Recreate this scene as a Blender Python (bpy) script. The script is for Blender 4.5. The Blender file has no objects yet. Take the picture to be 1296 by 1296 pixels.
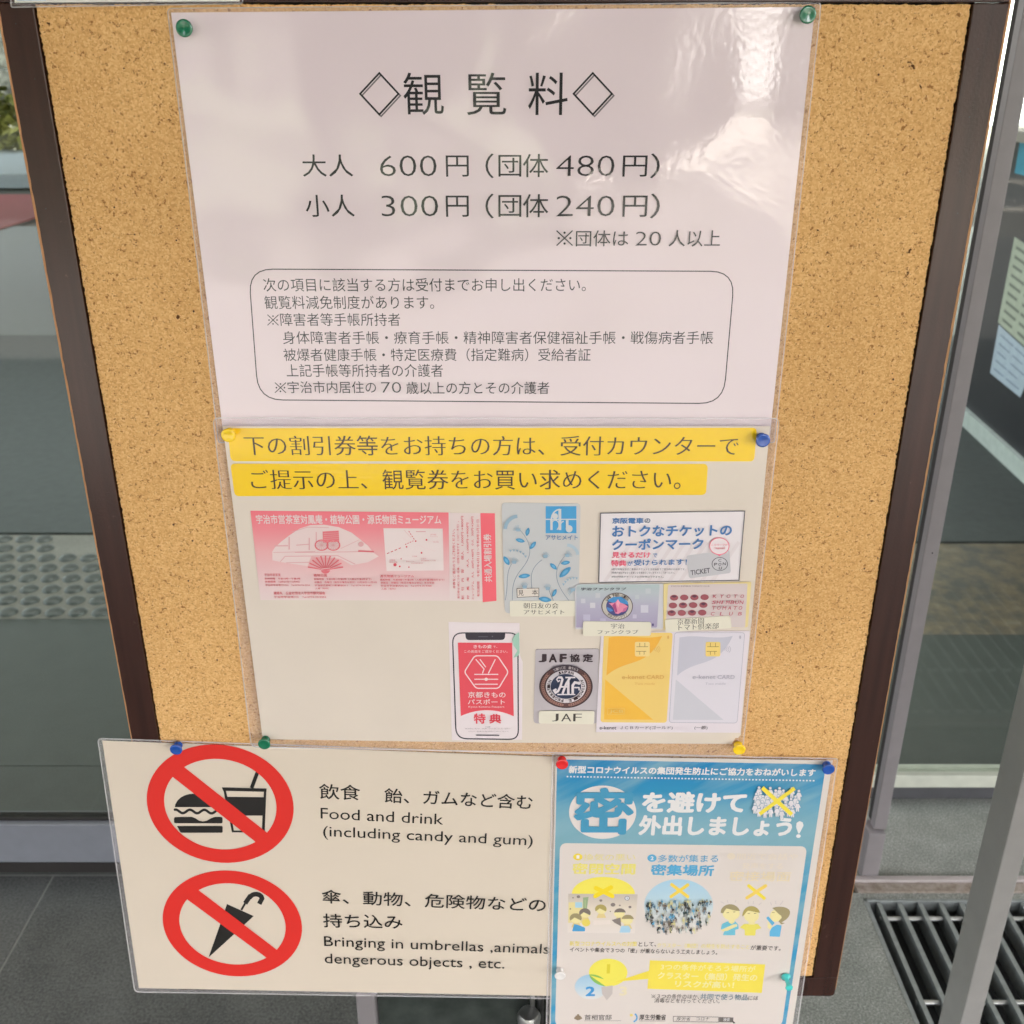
import bpy, bmesh, math, random
from mathutils import Vector
from mathutils.geometry import tessellate_polygon
random.seed(7)
SC = bpy.context.scene
COL = SC.collection

# ------------------------------------------------------------------ camera
F, PITCH, D, H = 1296.0, math.radians(24.04), 0.76, 1.45   # focal length in photo pixels, pitch, metres to board, eye height
cs, sn = math.cos(PITCH), math.sin(PITCH)
cam = bpy.data.cameras.new('camera'); co = bpy.data.objects.new('camera', cam); COL.objects.link(co)
co.location = (0, -D, H); co.rotation_euler = (math.radians(90) - PITCH, 0, 0)
cam.sensor_fit = 'HORIZONTAL'; cam.sensor_width = 36; cam.lens = 36.0 * F / 1296.0
cam.clip_start = 0.01; cam.clip_end = 500
cam.dof.use_dof = True; cam.dof.focus_distance = 0.82; cam.dof.aperture_fstop = 14
SC.camera = co

# ------------------------------------------------------------------ light
SUN_EL, SUN_AZ = math.radians(52), math.radians(-25)
w = bpy.data.worlds.new('World'); SC.world = w; w.use_nodes = True
nt = w.node_tree; bg = nt.nodes['Background']
sky = nt.nodes.new('ShaderNodeTexSky'); sky.sky_type = 'NISHITA'; sky.sun_disc = False
sky.sun_elevation = SUN_EL; sky.sun_rotation = math.pi + SUN_AZ; sky.dust_density = 4.0; sky.air_density = 1.0
hs = nt.nodes.new('ShaderNodeHueSaturation'); hs.inputs['Saturation'].default_value = 0.35
nt.links.new(sky.outputs[0], hs.inputs['Color']); nt.links.new(hs.outputs[0], bg.inputs['Color'])
bg.inputs['Strength'].default_value = 0.12
sl = bpy.data.lights.new('sun', 'SUN'); sl.energy = 3.0; sl.angle = math.radians(0.6); sl.color = (1.0, 0.93, 0.84)
so = bpy.data.objects.new('sun', sl); COL.objects.link(so); so.location = (0, -6, 8)
so.rotation_euler = (math.radians(90) - SUN_EL, 0, SUN_AZ)
SC.view_settings.view_transform = 'Standard'; SC.view_settings.look = 'None'
SC.view_settings.gamma = 1; SC.view_settings.use_curve_mapping = False
SC.view_settings.exposure = 3.72
SC.cycles.use_denoising = True
SC.cycles.max_bounces = 8; SC.cycles.transparent_max_bounces = 16
SC.cycles.caustics_reflective = False; SC.cycles.caustics_refractive = False

# ------------------------------------------------------------------ projection helpers (photo pixel -> place in the world)
def ray(px, py):
    a, b = (px - 648) / F, (py - 648) / F
    return Vector((a, cs - b * sn, -(sn + b * cs)))
CAMP = Vector((0, -D, H))
def P(px, py, off=0.0):                 # on the board plane, off metres in front of it
    d = ray(px, py); return CAMP + d * ((D - off) / d.y)
def G(px, py, z=0.0):                   # on a level plane
    d = ray(px, py); return CAMP + d * ((z - H) / d.z)
def AT(px, py, y):                      # on a plane facing the camera at depth y
    d = ray(px, py); return CAMP + d * ((y + D) / d.y)
def HV(px, py, A, B):                   # on the vertical plane through A and B
    d = ray(px, py); n = Vector((B.y - A.y, A.x - B.x, 0))
    return CAMP + d * ((A - CAMP).dot(n) / d.dot(n))

# ------------------------------------------------------------------ materials
def lin(c):
    out = []
    for v in c:
        v /= 255.0
        out.append(v / 12.92 if v <= 0.04045 else ((v + 0.055) / 1.055) ** 2.4)
    return out
MATS = {}
def base(name, rough=0.5, spec=0.5, metal=0.0):
    m = bpy.data.materials.new(name); m.use_nodes = True
    b = m.node_tree.nodes['Principled BSDF']
    b.inputs['Roughness'].default_value = rough; b.inputs['Specular IOR Level'].default_value = spec
    b.inputs['Metallic'].default_value = metal
    return m, m.node_tree, b
def N(t, kind, **kw):
    n = t.nodes.new(kind)
    for k, v in kw.items():
        if k in n.inputs: n.inputs[k].default_value = v
        else: setattr(n, k, v)
    return n
def ramp(t, src, stops, interp='LINEAR'):
    r = t.nodes.new('ShaderNodeValToRGB'); r.color_ramp.interpolation = interp
    e = r.color_ramp.elements
    while len(e) < len(stops): e.new(0.5)
    for el, (p, c) in zip(e, stops):
        el.position = p; el.color = (*c, 1) if len(c) == 3 else c
    t.links.new(src, r.inputs[0]); return r.outputs[0]
def film_coat(t, b, fine=0.00022, coarse=0.004, rough=0.06, weight=1.0, ior=1.55):
    """the gloss of a laminating pouch: slightly wavy at two sizes"""
    b.inputs['Coat Weight'].default_value = weight; b.inputs['Coat Roughness'].default_value = rough
    b.inputs['Coat IOR'].default_value = ior
    g = N(t, 'ShaderNodeNewGeometry')
    n1 = N(t, 'ShaderNodeTexNoise', Scale=230.0, Detail=1.5); n2 = N(t, 'ShaderNodeTexNoise', Scale=9.0, Detail=1.0)
    for n in (n1, n2): t.links.new(g.outputs['Position'], n.inputs['Vector'])
    b1 = N(t, 'ShaderNodeBump', Strength=1.0, Distance=fine); b2 = N(t, 'ShaderNodeBump', Strength=1.0, Distance=coarse)
    t.links.new(n1.outputs['Fac'], b1.inputs['Height']); t.links.new(n2.outputs['Fac'], b2.inputs['Height'])
    t.links.new(b1.outputs[0], b2.inputs['Normal']); t.links.new(b2.outputs[0], b.inputs['Coat Normal'])
def ink(rgb, lam=1, k=1.0):
    """flat printed colour; lam 0 = bare paper, 1 = under film, 2 = under wavy film"""
    key = ('ink', tuple(rgb), lam)
    if key in MATS: return MATS[key]
    m, t, b = base('print_%d_%d_%d_%d' % (*rgb, lam), 0.65, 0.25)
    c = [v * k for v in lin(rgb)]
    b.inputs['Base Color'].default_value = (*c, 1)
    if lam == 1: film_coat(t, b, 0.00010, 0.0015, 0.10, 0.8)
    elif lam == 2: film_coat(t, b, 0.00011, 0.006, 0.08, 1.0, 1.58)
    MATS[key] = m; return m
def paper(name, rgb, lam=1, var=0.03):
    m, t, b = base(name, 0.6, 0.3)
    n = N(t, 'ShaderNodeTexNoise', Scale=14.0, Detail=4.0); tc = N(t, 'ShaderNodeTexCoord')
    t.links.new(tc.outputs['Object'], n.inputs['Vector'])
    c = lin(rgb); r = ramp(t, n.outputs['Fac'], [(0.3, [v * (1 - var) for v in c]), (0.7, [min(1, v * (1 + var)) for v in c])])
    t.links.new(r, b.inputs['Base Color'])
    if lam == 1: film_coat(t, b, 0.00010, 0.0015, 0.10, 0.8)
    elif lam == 2: film_coat(t, b, 0.00011, 0.006, 0.08, 1.0, 1.58)
    return m
def grad(name, stops, axis='Z', lam=1, scale=0):
    """printed colour run across a sheet (the sheet's own extents)"""
    m, t, b = base(name, 0.6, 0.3)
    tc = N(t, 'ShaderNodeTexCoord'); s = N(t, 'ShaderNodeSeparateXYZ'); t.links.new(tc.outputs['Generated'], s.inputs[0])
    r = ramp(t, s.outputs[axis], [(p, lin(c)) for p, c in stops]); t.links.new(r, b.inputs['Base Color'])
    if lam: film_coat(t, b, 0.00010, 0.0015, 0.10, 0.8)
    return m
def film_mat():
    m = bpy.data.materials.new('clear_film'); m.use_nodes = True; t = m.node_tree
    b = t.nodes['Principled BSDF']; out = t.nodes['Material Output']
    b.inputs['Base Color'].default_value = (0.84, 0.76, 0.76, 1); b.inputs['Roughness'].default_value = 0.12
    tr = N(t, 'ShaderNodeBsdfTransparent'); tr.inputs[0].default_value = (0.97, 0.97, 0.98, 1)
    mx = N(t, 'ShaderNodeMixShader'); mx.inputs[0].default_value = 0.10
    t.links.new(tr.outputs[0], mx.inputs[1]); t.links.new(b.outputs[0], mx.inputs[2]); t.links.new(mx.outputs[0], out.inputs[0])
    return m
def glass_mat(name, tint, ior=1.6):
    m = bpy.data.materials.new(name); m.use_nodes = True; t = m.node_tree
    t.nodes.remove(t.nodes['Principled BSDF']); out = t.nodes['Material Output']
    tr = N(t, 'ShaderNodeBsdfTransparent'); tr.inputs[0].default_value = (*tint, 1)
    gl = N(t, 'ShaderNodeBsdfGlossy', Roughness=0.02)
    fr = N(t, 'ShaderNodeFresnel', IOR=ior); mx = N(t, 'ShaderNodeMixShader')
    ge = N(t, 'ShaderNodeNewGeometry'); sb = N(t, 'ShaderNodeMath', operation='SUBTRACT'); sb.inputs[0].default_value = 1.0   # reflect at the outer faces only
    mu = N(t, 'ShaderNodeMath', operation='MULTIPLY'); t.links.new(ge.outputs['Backfacing'], sb.inputs[1]); t.links.new(sb.outputs[0], mu.inputs[0]); t.links.new(fr.outputs[0], mu.inputs[1])
    t.links.new(mu.outputs[0], mx.inputs[0]); t.links.new(tr.outputs[0], mx.inputs[1]); t.links.new(gl.outputs[0], mx.inputs[2])
    t.links.new(mx.outputs[0], out.inputs[0]); return m
def speckle(name, c1, c2, scale=300, rough=0.6, big=0.12, bump=0.0006, c3=None, spec=0.5):
    """stone, granite, tile, plaster: fine grain over slow patches"""
    m, t, b = base(name, rough, spec); tc = N(t, 'ShaderNodeTexCoord')
    n1 = N(t, 'ShaderNodeTexNoise', Scale=scale, Detail=3.0, Roughness=0.7); n2 = N(t, 'ShaderNodeTexNoise', Scale=scale * 0.06, Detail=5.0)
    for n in (n1, n2): t.links.new(tc.outputs['Object'], n.inputs['Vector'])
    ma = N(t, 'ShaderNodeMath', operation='MULTIPLY_ADD'); ma.inputs[1].default_value = big * 4; t.links.new(n2.outputs['Fac'], ma.inputs[0])
    sb = N(t, 'ShaderNodeMath', operation='SUBTRACT'); t.links.new(n1.outputs['Fac'], sb.inputs[0]); sb.inputs[1].default_value = big * 2
    t.links.new(sb.outputs[0], ma.inputs[2])
    st = [(0.30, c1), (0.68, c2)] if c3 is None else [(0.28, c1), (0.5, c3), (0.72, c2)]
    t.links.new(ramp(t, ma.outputs[0], st), b.inputs['Base Color'])
    bp = N(t, 'ShaderNodeBump', Strength=0.7, Distance=bump); t.links.new(ma.outputs[0], bp.inputs['Height']); t.links.new(bp.outputs[0], b.inputs['Normal'])
    return m
def plain(name, c, rough=0.5, metal=0.0, var=0.08, scale=30, spec=0.5, coat=0.0):
    m, t, b = base(name, rough, spec, metal); tc = N(t, 'ShaderNodeTexCoord')
    n = N(t, 'ShaderNodeTexNoise', Scale=scale, Detail=4.0); t.links.new(tc.outputs['Object'], n.inputs['Vector'])
    t.links.new(ramp(t, n.outputs['Fac'], [(0.3, [v * (1 - var) for v in c]), (0.7, [v * (1 + var) for v in c])]), b.inputs['Base Color'])
    b.inputs['Coat Weight'].default_value = coat; b.inputs['Coat Roughness'].default_value = 0.05
    return m
def cork_mat():
    m, t, b = base('cork', 0.85, 0.2); tc = N(t, 'ShaderNodeTexCoord')
    mp = N(t, 'ShaderNodeMapping'); t.links.new(tc.outputs['Object'], mp.inputs['Vector'])
    wn = N(t, 'ShaderNodeTexNoise', Scale=160.0, Detail=2.0)
    t.links.new(mp.outputs[0], wn.inputs['Vector'])
    wv = N(t, 'ShaderNodeVectorMath', operation='MULTIPLY_ADD'); wv.inputs[1].default_value = (0.0022,) * 3
    t.links.new(wn.outputs['Color'], wv.inputs[0]); t.links.new(mp.outputs[0], wv.inputs[2])
    v = N(t, 'ShaderNodeTexVoronoi', Scale=800.0); t.links.new(wv.outputs[0], v.inputs['Vector'])
    sp = N(t, 'ShaderNodeSeparateColor'); t.links.new(v.outputs['Color'], sp.inputs[0])
    grain = ramp(t, sp.outputs[0], [(0.0, (0.59, 0.325, 0.117)), (0.3, (0.69, 0.395, 0.152)), (0.7, (0.74, 0.44, 0.18)), (1.0, (0.81, 0.52, 0.235))])
    # dark bark flecks
    n2 = N(t, 'ShaderNodeTexNoise', Scale=380.0, Detail=2.5, Roughness=0.6); t.links.new(wv.outputs[0], n2.inputs['Vector'])
    fl = ramp(t, n2.outputs['Fac'], [(0.60, (0, 0, 0)), (0.69, (1, 1, 1))])
    n3 = N(t, 'ShaderNodeTexNoise', Scale=120.0, Detail=3.0, Roughness=0.65); t.links.new(wv.outputs[0], n3.inputs['Vector'])
    fl2 = ramp(t, n3.outputs['Fac'], [(0.685, (0, 0, 0)), (0.73, (1, 1, 1))])
    m1 = N(t, 'ShaderNodeMix', data_type='RGBA'); t.links.new(fl, m1.inputs['Factor']); t.links.new(grain, m1.inputs['A']); m1.inputs['B'].default_value = (0.33, 0.150, 0.048, 1)
    m2 = N(t, 'ShaderNodeMix', data_type='RGBA'); t.links.new(fl2, m2.inputs['Factor']); t.links.new(m1.outputs['Result'], m2.inputs['A']); m2.inputs['B'].default_value = (0.10, 0.040, 0.014, 1)
    n4 = N(t, 'ShaderNodeTexNoise', Scale=7.0, Detail=3.0); t.links.new(mp.outputs[0], n4.inputs['Vector'])
    pat = ramp(t, n4.outputs['Fac'], [(0.3, (0.88, 0.85, 0.81)), (0.7, (1.03, 1.03, 1.03))])
    m3 = N(t, 'ShaderNodeMix', data_type='RGBA', blend_type='MULTIPLY'); m3.inputs['Factor'].default_value = 1.0
    t.links.new(m2.outputs['Result'], m3.inputs['A']); t.links.new(pat, m3.inputs['B'])
    t.links.new(m3.outputs['Result'], b.inputs['Base Color'])
    bp = N(t, 'ShaderNodeBump', Strength=0.5, Distance=0.0008); t.links.new(n2.outputs['Fac'], bp.inputs['Height']); bp.invert = True
    t.links.new(bp.outputs[0], b.inputs['Normal'])
    return m
def wood_mat():
    m, t, b = base('dark_stained_wood', 0.26, 0.34); tc = N(t, 'ShaderNodeTexCoord')
    mp = N(t, 'ShaderNodeMapping'); mp.inputs['Scale'].default_value = (90, 90, 5); t.links.new(tc.outputs['Object'], mp.inputs['Vector'])
    n = N(t, 'ShaderNodeTexNoise', Scale=1.0, Detail=5.0); t.links.new(mp.outputs[0], n.inputs['Vector'])
    t.links.new(ramp(t, n.outputs['Fac'], [(0.3, (0.028, 0.011, 0.008)), (0.7, (0.044, 0.017, 0.012))]), b.inputs['Base Color'])
    lk = b.inputs['Base Color'].links[0]; src = lk.from_socket
    n3 = N(t, 'ShaderNodeTexNoise', Scale=45.0, Detail=6.0, Roughness=0.75); t.links.new(tc.outputs['Object'], n3.inputs['Vector'])
    sc_ = ramp(t, n3.outputs['Fac'], [(0.66, (0, 0, 0)), (0.72, (0.6, 0.6, 0.6))])
    wm = N(t, 'ShaderNodeMix', data_type='RGBA'); t.links.new(sc_, wm.inputs['Factor']); t.links.new(src, wm.inputs['A']); wm.inputs['B'].default_value = (0.115, 0.062, 0.042, 1)
    t.links.new(wm.outputs['Result'], b.inputs['Base Color'])
    b.inputs['Coat Weight'].default_value = 0.18; b.inputs['Coat Roughness'].default_value = 0.16
    n2 = N(t, 'ShaderNodeTexNoise', Scale=500.0, Detail=2.0); t.links.new(tc.outputs['Object'], n2.inputs['Vector'])
    bp = N(t, 'ShaderNodeBump', Strength=0.4, Distance=0.0003); t.links.new(n2.outputs['Fac'], bp.inputs['Height']); t.links.new(bp.outputs[0], b.inputs['Normal'])
    return m

def rim_highlight_mat():
    m = bpy.data.materials.new('film_rim_highlight'); m.use_nodes = True; t = m.node_tree; b = t.nodes['Principled BSDF']
    b.inputs['Base Color'].default_value = (0.9, 0.86, 0.86, 1); b.inputs['Roughness'].default_value = 0.15  # whitish mix painted as the film edge's highlight
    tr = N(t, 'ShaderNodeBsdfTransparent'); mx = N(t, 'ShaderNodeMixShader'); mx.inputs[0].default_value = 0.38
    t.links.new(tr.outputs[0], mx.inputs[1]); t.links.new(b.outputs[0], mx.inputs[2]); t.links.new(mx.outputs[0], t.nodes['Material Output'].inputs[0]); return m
M = dict(
    rim=rim_highlight_mat(),
    film=film_mat(), cork=cork_mat(), wood=wood_mat(),
    edge=plain('worn_wood_edge', (0.42, 0.20, 0.08), 0.6), black=plain('black_gap', (0.012, 0.009, 0.008), 0.8),
    glass=glass_mat('door_glass', (0.80, 0.84, 0.80), 1.42),
    post=plain('warm_grey_metal', (0.2550, 0.2422, 0.2295), 0.42, 0.0, 0.05),
    alu=plain('grey_painted_aluminium', (0.1998, 0.1813, 0.1850), 0.42, 0.0, 0.05),
    alub=plain('blue_grey_aluminium', (0.1680, 0.1750, 0.1960), 0.40, 0.0, 0.05),
    steel=plain('brushed_steel', (0.42, 0.42, 0.41), 0.32, 0.9, 0.15, 60),
    zinc=plain('galvanised_bar', (0.2080, 0.2240, 0.2200), 0.5, 0.3, 0.15, 80),
    rail=speckle('worn_brass_rail', (0.1600, 0.1200, 0.0880), (0.3200, 0.2720, 0.2400), 60, 0.45, 0.1, 0.0002),
    slate=speckle('slate_tile', (0.038, 0.040, 0.038), (0.130, 0.132, 0.125), 210, 0.62, 0.10, 0.0016),
    granite=speckle('granite_paving', (0.0910, 0.0980, 0.0875), (0.4340, 0.4410, 0.3990), 300, 0.7, 0.05, 0.0003, (0.2030, 0.2100, 0.1890)),
    tile=speckle('lobby_floor_tile', (0.0422, 0.0490, 0.0435), (0.0666, 0.0748, 0.0666), 240, 0.5, 0.10, 0.0002),
    mat=speckle('ribbed_entrance_mat', (0.0396, 0.0446, 0.0432), (0.0720, 0.0792, 0.0756), 500, 0.9, 0.1, 0.001),
    pave=speckle('tactile_paving', (0.1209, 0.1154, 0.0975), (0.2028, 0.1911, 0.1638), 120, 0.5, 0.12, 0.0003),
    dome=plain('dark_stud', (0.0650, 0.0715, 0.0650), 0.38, 0.2),
    gravel=speckle('dark_gravel', (0.085, 0.078, 0.066), (0.16, 0.15, 0.13), 30, 0.9, 0.1, 0.004),  # dark gravel with a fine grain
    porch=speckle('dark_porch_paving', (0.035, 0.034, 0.031), (0.085, 0.082, 0.076), 200, 0.6, 0.1, 0.0008),
    pale=speckle('glare_gravel', (0.34, 0.31, 0.26), (0.56, 0.52, 0.45), 30, 0.9, 0.1, 0.004),
    grout=plain('grout', (0.24, 0.24, 0.225), 0.9), pit=plain('drain_pit', (0.012, 0.013, 0.012), 0.9),
)

# ------------------------------------------------------------------ object helpers
def tag(o, label, cat, group=None):
    o['label'] = label; o['category'] = cat
    if group: o['group'] = group
    return o
def thing(name, loc, label, cat, group=None):
    o = bpy.data.objects.new(name, None); COL.objects.link(o); o.location = loc; o.empty_display_size = 0.05
    return tag(o, label, cat, group)
def origin_of(o):
    v = Vector((0, 0, 0))
    while o is not None: v += o.location; o = o.parent
    return v
def link_mesh(name, verts, faces, mats, fmat=None, parent=None, smooth=False, loc=None):
    L = origin_of(parent) if parent else Vector((0, 0, 0))
    own = Vector(loc) if loc is not None else L
    me = bpy.data.meshes.new(name); me.from_pydata([tuple(Vector(v) - own) for v in verts], [], faces)
    for m in mats: me.materials.append(m)
    if fmat: me.polygons.foreach_set('material_index', fmat)
    if smooth: me.polygons.foreach_set('use_smooth', [True] * len(me.polygons))
    me.update(); me.validate()
    o = bpy.data.objects.new(name, me); COL.objects.link(o)
    if parent: o.parent = parent
    o.location = own - L
    return o
class MB:                                               # solid pieces collected into one mesh
    def __init__(s): s.v, s.f, s.fm = [], [], []
    def box(s, lo, hi, mi=0):
        x0, y0, z0 = lo; x1, y1, z1 = hi; b = len(s.v)
        s.v += [(x0, y0, z0), (x1, y0, z0), (x1, y1, z0), (x0, y1, z0), (x0, y0, z1), (x1, y0, z1), (x1, y1, z1), (x0, y1, z1)]
        for f in ((3, 2, 1, 0), (4, 5, 6, 7), (0, 1, 5, 4), (1, 2, 6, 5), (2, 3, 7, 6), (3, 0, 4, 7)):
            s.f.append(tuple(b + i for i in f)); s.fm.append(mi)
        return s
    def prism(s, quad, depth, mi=0):                    # front polygon extruded along a vector
        b = len(s.v); n = len(quad); dv = Vector(depth)
        s.v += [tuple(Vector(q)) for q in quad] + [tuple(Vector(q) + dv) for q in quad]
        s.f.append(tuple(b + i for i in range(n))); s.fm.append(mi)
        s.f.append(tuple(b + n + i for i in reversed(range(n)))); s.fm.append(mi)
        for i in range(n):
            j = (i + 1) % n; s.f.append((b + i, b + n + i, b + n + j, b + j)); s.fm.append(mi)
        return s
    def lathe(s, prof, c, axis='y', n=28, mi=0):        # prof: (radius, distance along axis)
        b = len(s.v); c = Vector(c)
        for r, h in prof:
            for k in range(n):
                a = 2 * math.pi * k / n; u, w2 = r * math.cos(a), r * math.sin(a)
                s.v.append(tuple(c + (Vector((u, -h, w2)) if axis == 'y' else Vector((u, w2, h)) if axis == 'z' else Vector((h, u, w2)))))
        for i in range(len(prof) - 1):
            for k in range(n):
                k2 = (k + 1) % n
                s.f.append((b + i * n + k, b + i * n + k2, b + (i + 1) * n + k2, b + (i + 1) * n + k)); s.fm.append(mi)
        s.f.append(tuple(b + k for k in range(n))); s.fm.append(mi)
        s.f.append(tuple(b + (len(prof) - 1) * n + k for k in range(n))); s.fm.append(mi)
        return s
    def build(s, name, mats, parent=None, smooth=False, bevel=0.0, loc=None):
        if not isinstance(mats, (list, tuple)): mats = [mats]
        o = link_mesh(name, s.v, s.f, mats, s.fm, parent, smooth, loc)
        bm = bmesh.new(); bm.from_mesh(o.data); bmesh.ops.recalc_face_normals(bm, faces=bm.faces)
        if bevel: bmesh.ops.bevel(bm, geom=list(bm.edges), offset=bevel, segments=2, affect='EDGES', profile=0.6)
        bm.to_mesh(o.data); bm.free()
        if smooth and hasattr(o.data, 'set_sharp_from_angle'): o.data.set_sharp_from_angle(angle=math.radians(50))
        return o

FONT = bpy.data.fonts.load('<builtin>')
GLYPH = {}
def glyphs(s, bold, res=3):
    key = (s, bold)
    if key in GLYPH: return GLYPH[key]
    c = bpy.data.curves.new('lettering', 'FONT'); c.body = s; c.font = FONT; c.resolution_u = res; c.offset = bold
    o = bpy.data.objects.new('lettering', c); COL.objects.link(o)
    dg = bpy.context.evaluated_depsgraph_get(); me = bpy.data.meshes.new_from_object(o.evaluated_get(dg))
    v = [(p.co.x, p.co.y) for p in me.vertices]; f = [tuple(p.vertices) for p in me.polygons]
    bpy.data.objects.remove(o); bpy.data.curves.remove(c); bpy.data.meshes.remove(me)
    x0 = min(p[0] for p in v); x1 = max(p[0] for p in v); y0 = min(p[1] for p in v); y1 = max(p[1] for p in v)
    GLYPH[key] = (v, f, x0, x1, y0, y1); return GLYPH[key]
def area(g): 
    v, t = g[0], 0.0
    for f in g[1]:
        for i in range(1, len(f) - 1):
            a, b, c = v[f[0]], v[f[i]], v[f[i + 1]]; t += abs((b[0] - a[0]) * (c[1] - a[1]) - (c[0] - a[0]) * (b[1] - a[1])) / 2
    return t
def thin(s, side=False, off=-0.013):
    """full-width string in a lighter cut, one glyph at a time; glyphs too dense to thin stay regular"""
    key = (s, 'thin', side)
    if key in GLYPH: return GLYPH[key]
    V, FF = [], []
    for i, ch in enumerate(s):
        g0 = glyphs(ch, 0.0); g = None
        for o_ in (off, off * 0.6, off * 0.35) if ch not in '等覧観' else ():
            q = glyphs(ch, o_); r = area(q) / area(g0)
            if 1 + o_ * 32 < r < 0.99 and abs((q[3] - q[2]) - (g0[3] - g0[2])) < 0.04: g = q; break
        if g is None and side: continue
        g = g or g0; b = len(V); V += [(x + i, y) for x, y in g[0]]; FF += [tuple(b + k for k in f) for f in g[1]]
    if side: GLYPH[key] = (V, FF) + thin(s)[2:]
    else: GLYPH[key] = (V, FF, min(p[0] for p in V), max(p[0] for p in V), min(p[1] for p in V), max(p[1] for p in V))
    return GLYPH[key]
def rq(pts, r):                                         # rounded polygon; r single or per corner
    n = len(pts); out = []
    rs = r if isinstance(r, (list, tuple)) else [r] * n
    for i in range(n):
        p0, p1, p2 = Vector(pts[i - 1]), Vector(pts[i]), Vector(pts[(i + 1) % n])
        if rs[i] <= 0: out.append(tuple(p1)); continue
        a = p1 + (p0 - p1).normalized() * rs[i]; c = p1 + (p2 - p1).normalized() * rs[i]
        for k in range(7):
            t = k / 6; out.append(tuple(a * (1 - t) ** 2 + p1 * 2 * t * (1 - t) + c * t * t))
    return out
def arc(cx, cy, rx, ry, a0, a1, n=24):
    return [(cx + rx * math.cos(math.radians(a0 + (a1 - a0) * i / n)), cy - ry * math.sin(math.radians(a0 + (a1 - a0) * i / n))) for i in range(n + 1)]
STEP = 0.00003
class Part:
    """flat print lying on the board plane, off metres in front of it; coordinates are photo pixels (or a zoomed reading of them)"""
    def __init__(s, name, parent, off, step=STEP):
        s.name, s.parent, s.off, s.step = name, parent, off, step
        s.v, s.f, s.fm, s.m = [], [], [], []; s.zoom()
    def zoom(s, k=1.0, ox=0.0, oy=0.0): s.k, s.ox, s.oy = k, ox, oy; return s
    def px(s, p): return (p[0] / s.k + s.ox, p[1] / s.k + s.oy)
    def mi(s, m):
        if m not in s.m: s.m.append(m)
        return s.m.index(m)
    def put(s, vs, fs, m, lift=True):
        if lift: s.off += s.step
        b = len(s.v); s.v += vs; i = s.mi(m)
        for f in fs: s.f.append(tuple(b + q for q in f)); s.fm.append(i)
    def poly(s, pts, m, holes=()):
        s.off += s.step
        loops = [pts] + list(holes); flat = [p for l in loops for p in l]
        tris = tessellate_polygon([[Vector((*p, 0)) for p in l] for l in loops])
        s.put([P(*s.px(p), s.off) for p in flat], [tuple(t) for t in tris], m, False); return s
    def rect(s, x0, y0, x1, y1, m, r=0): return s.poly(rq([(x0, y0), (x1, y0), (x1, y1), (x0, y1)], r) if r else [(x0, y0), (x1, y0), (x1, y1), (x0, y1)], m)
    def ell(s, cx, cy, rx, ry, m, n=40): return s.poly(arc(cx, cy, rx, ry, 0, 360, n)[:-1], m)
    def ring(s, cx, cy, rx, ry, wx, m, wy=None, n=64):
        wy = wy or wx * ry / rx
        return s.poly(arc(cx, cy, rx, ry, 0, 360, n)[:-1], m, [arc(cx, cy, rx - wx, ry - wy, 0, 360, n)[:-1]])
    def stroke(s, pts, wd, m, closed=False, cap=False, taper=None):
        s.off += s.step
        n = len(pts); V = [Vector(p) for p in pts]; L, R = [], []
        for i in range(n):
            a = V[i - 1] if (i > 0 or closed) else V[i]; c = V[(i + 1) % n] if (i < n - 1 or closed) else V[i]
            d1 = (V[i] - a); d2 = (c - V[i])
            d1 = d1.normalized() if d1.length > 1e-9 else d2.normalized(); d2 = d2.normalized() if d2.length > 1e-9 else d1
            t = (d1 + d2); t = t.normalized() if t.length > 1e-6 else d1
            nn = Vector((-t.y, t.x)); h = wd / 2 / max(0.35, nn.dot(Vector((-d1.y, d1.x))))
            if taper: h *= taper[0] + (taper[1] - taper[0]) * i / (n - 1)
            L.append(V[i] + nn * h); R.append(V[i] - nn * h)
        vs = [P(*s.px(p), s.off) for p in L + R]
        fs = [(i, (i + 1) % n, n + (i + 1) % n, n + i) for i in range(n if closed else n - 1)]
        s.put(vs, fs, m, False)
        if cap:
            for e in (pts[0], pts[-1]): s.ell(e[0], e[1], wd / 2, wd / 2, m, 12)
        return s
    def text(s, body, x0, y0, x1, h, m, y1=None, bold=0.0, serif=False, shear=0.0, up=None):
        """ink box: bottom-left (x0, y0), bottom-right (x1, y1), height h"""
        y1 = y0 if y1 is None else y1
        passes = [(min(bold, 0.0), 0.0, 0.0)]
        if bold > 0.006:                                # heavier weights: the same glyph struck several times, a hair apart
            k = 4 if bold < 0.022 else 8
            passes += [(0.0, bold * math.cos(2 * math.pi * i / k + 0.6), bold * math.sin(2 * math.pi * i / k + 0.6)) for i in range(k)]
        if serif: passes = [('thin', -0.015, 0), ('thin', 0.0, 0), ('thin', 0.015, 0)]
        for bd, dx, dy in passes:
            s.off += s.step
            v, f, a, b, c, d = thin(body, dx != 0.0) if bd == 'thin' else glyphs(body, bd)
            bl, br = P(*s.px((x0, y0)), s.off), P(*s.px((x1, y1)), s.off)
            tp = P(*s.px(up if up else (x0, y0 - h)), s.off)
            U = (br - bl); un = U.normalized(); V = tp - bl; V = V - un * V.dot(un)
            if up: V = tp - bl
            sx, sy = 1.0 / (b - a), 1.0 / (d - c)
            vs = [bl + U * ((p[0] + dx + shear * (p[1] - c) - a) * sx) + V * ((p[1] + dy - c) * sy) for p in v]
            s.put(vs, f, m, False)
        return s
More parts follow.
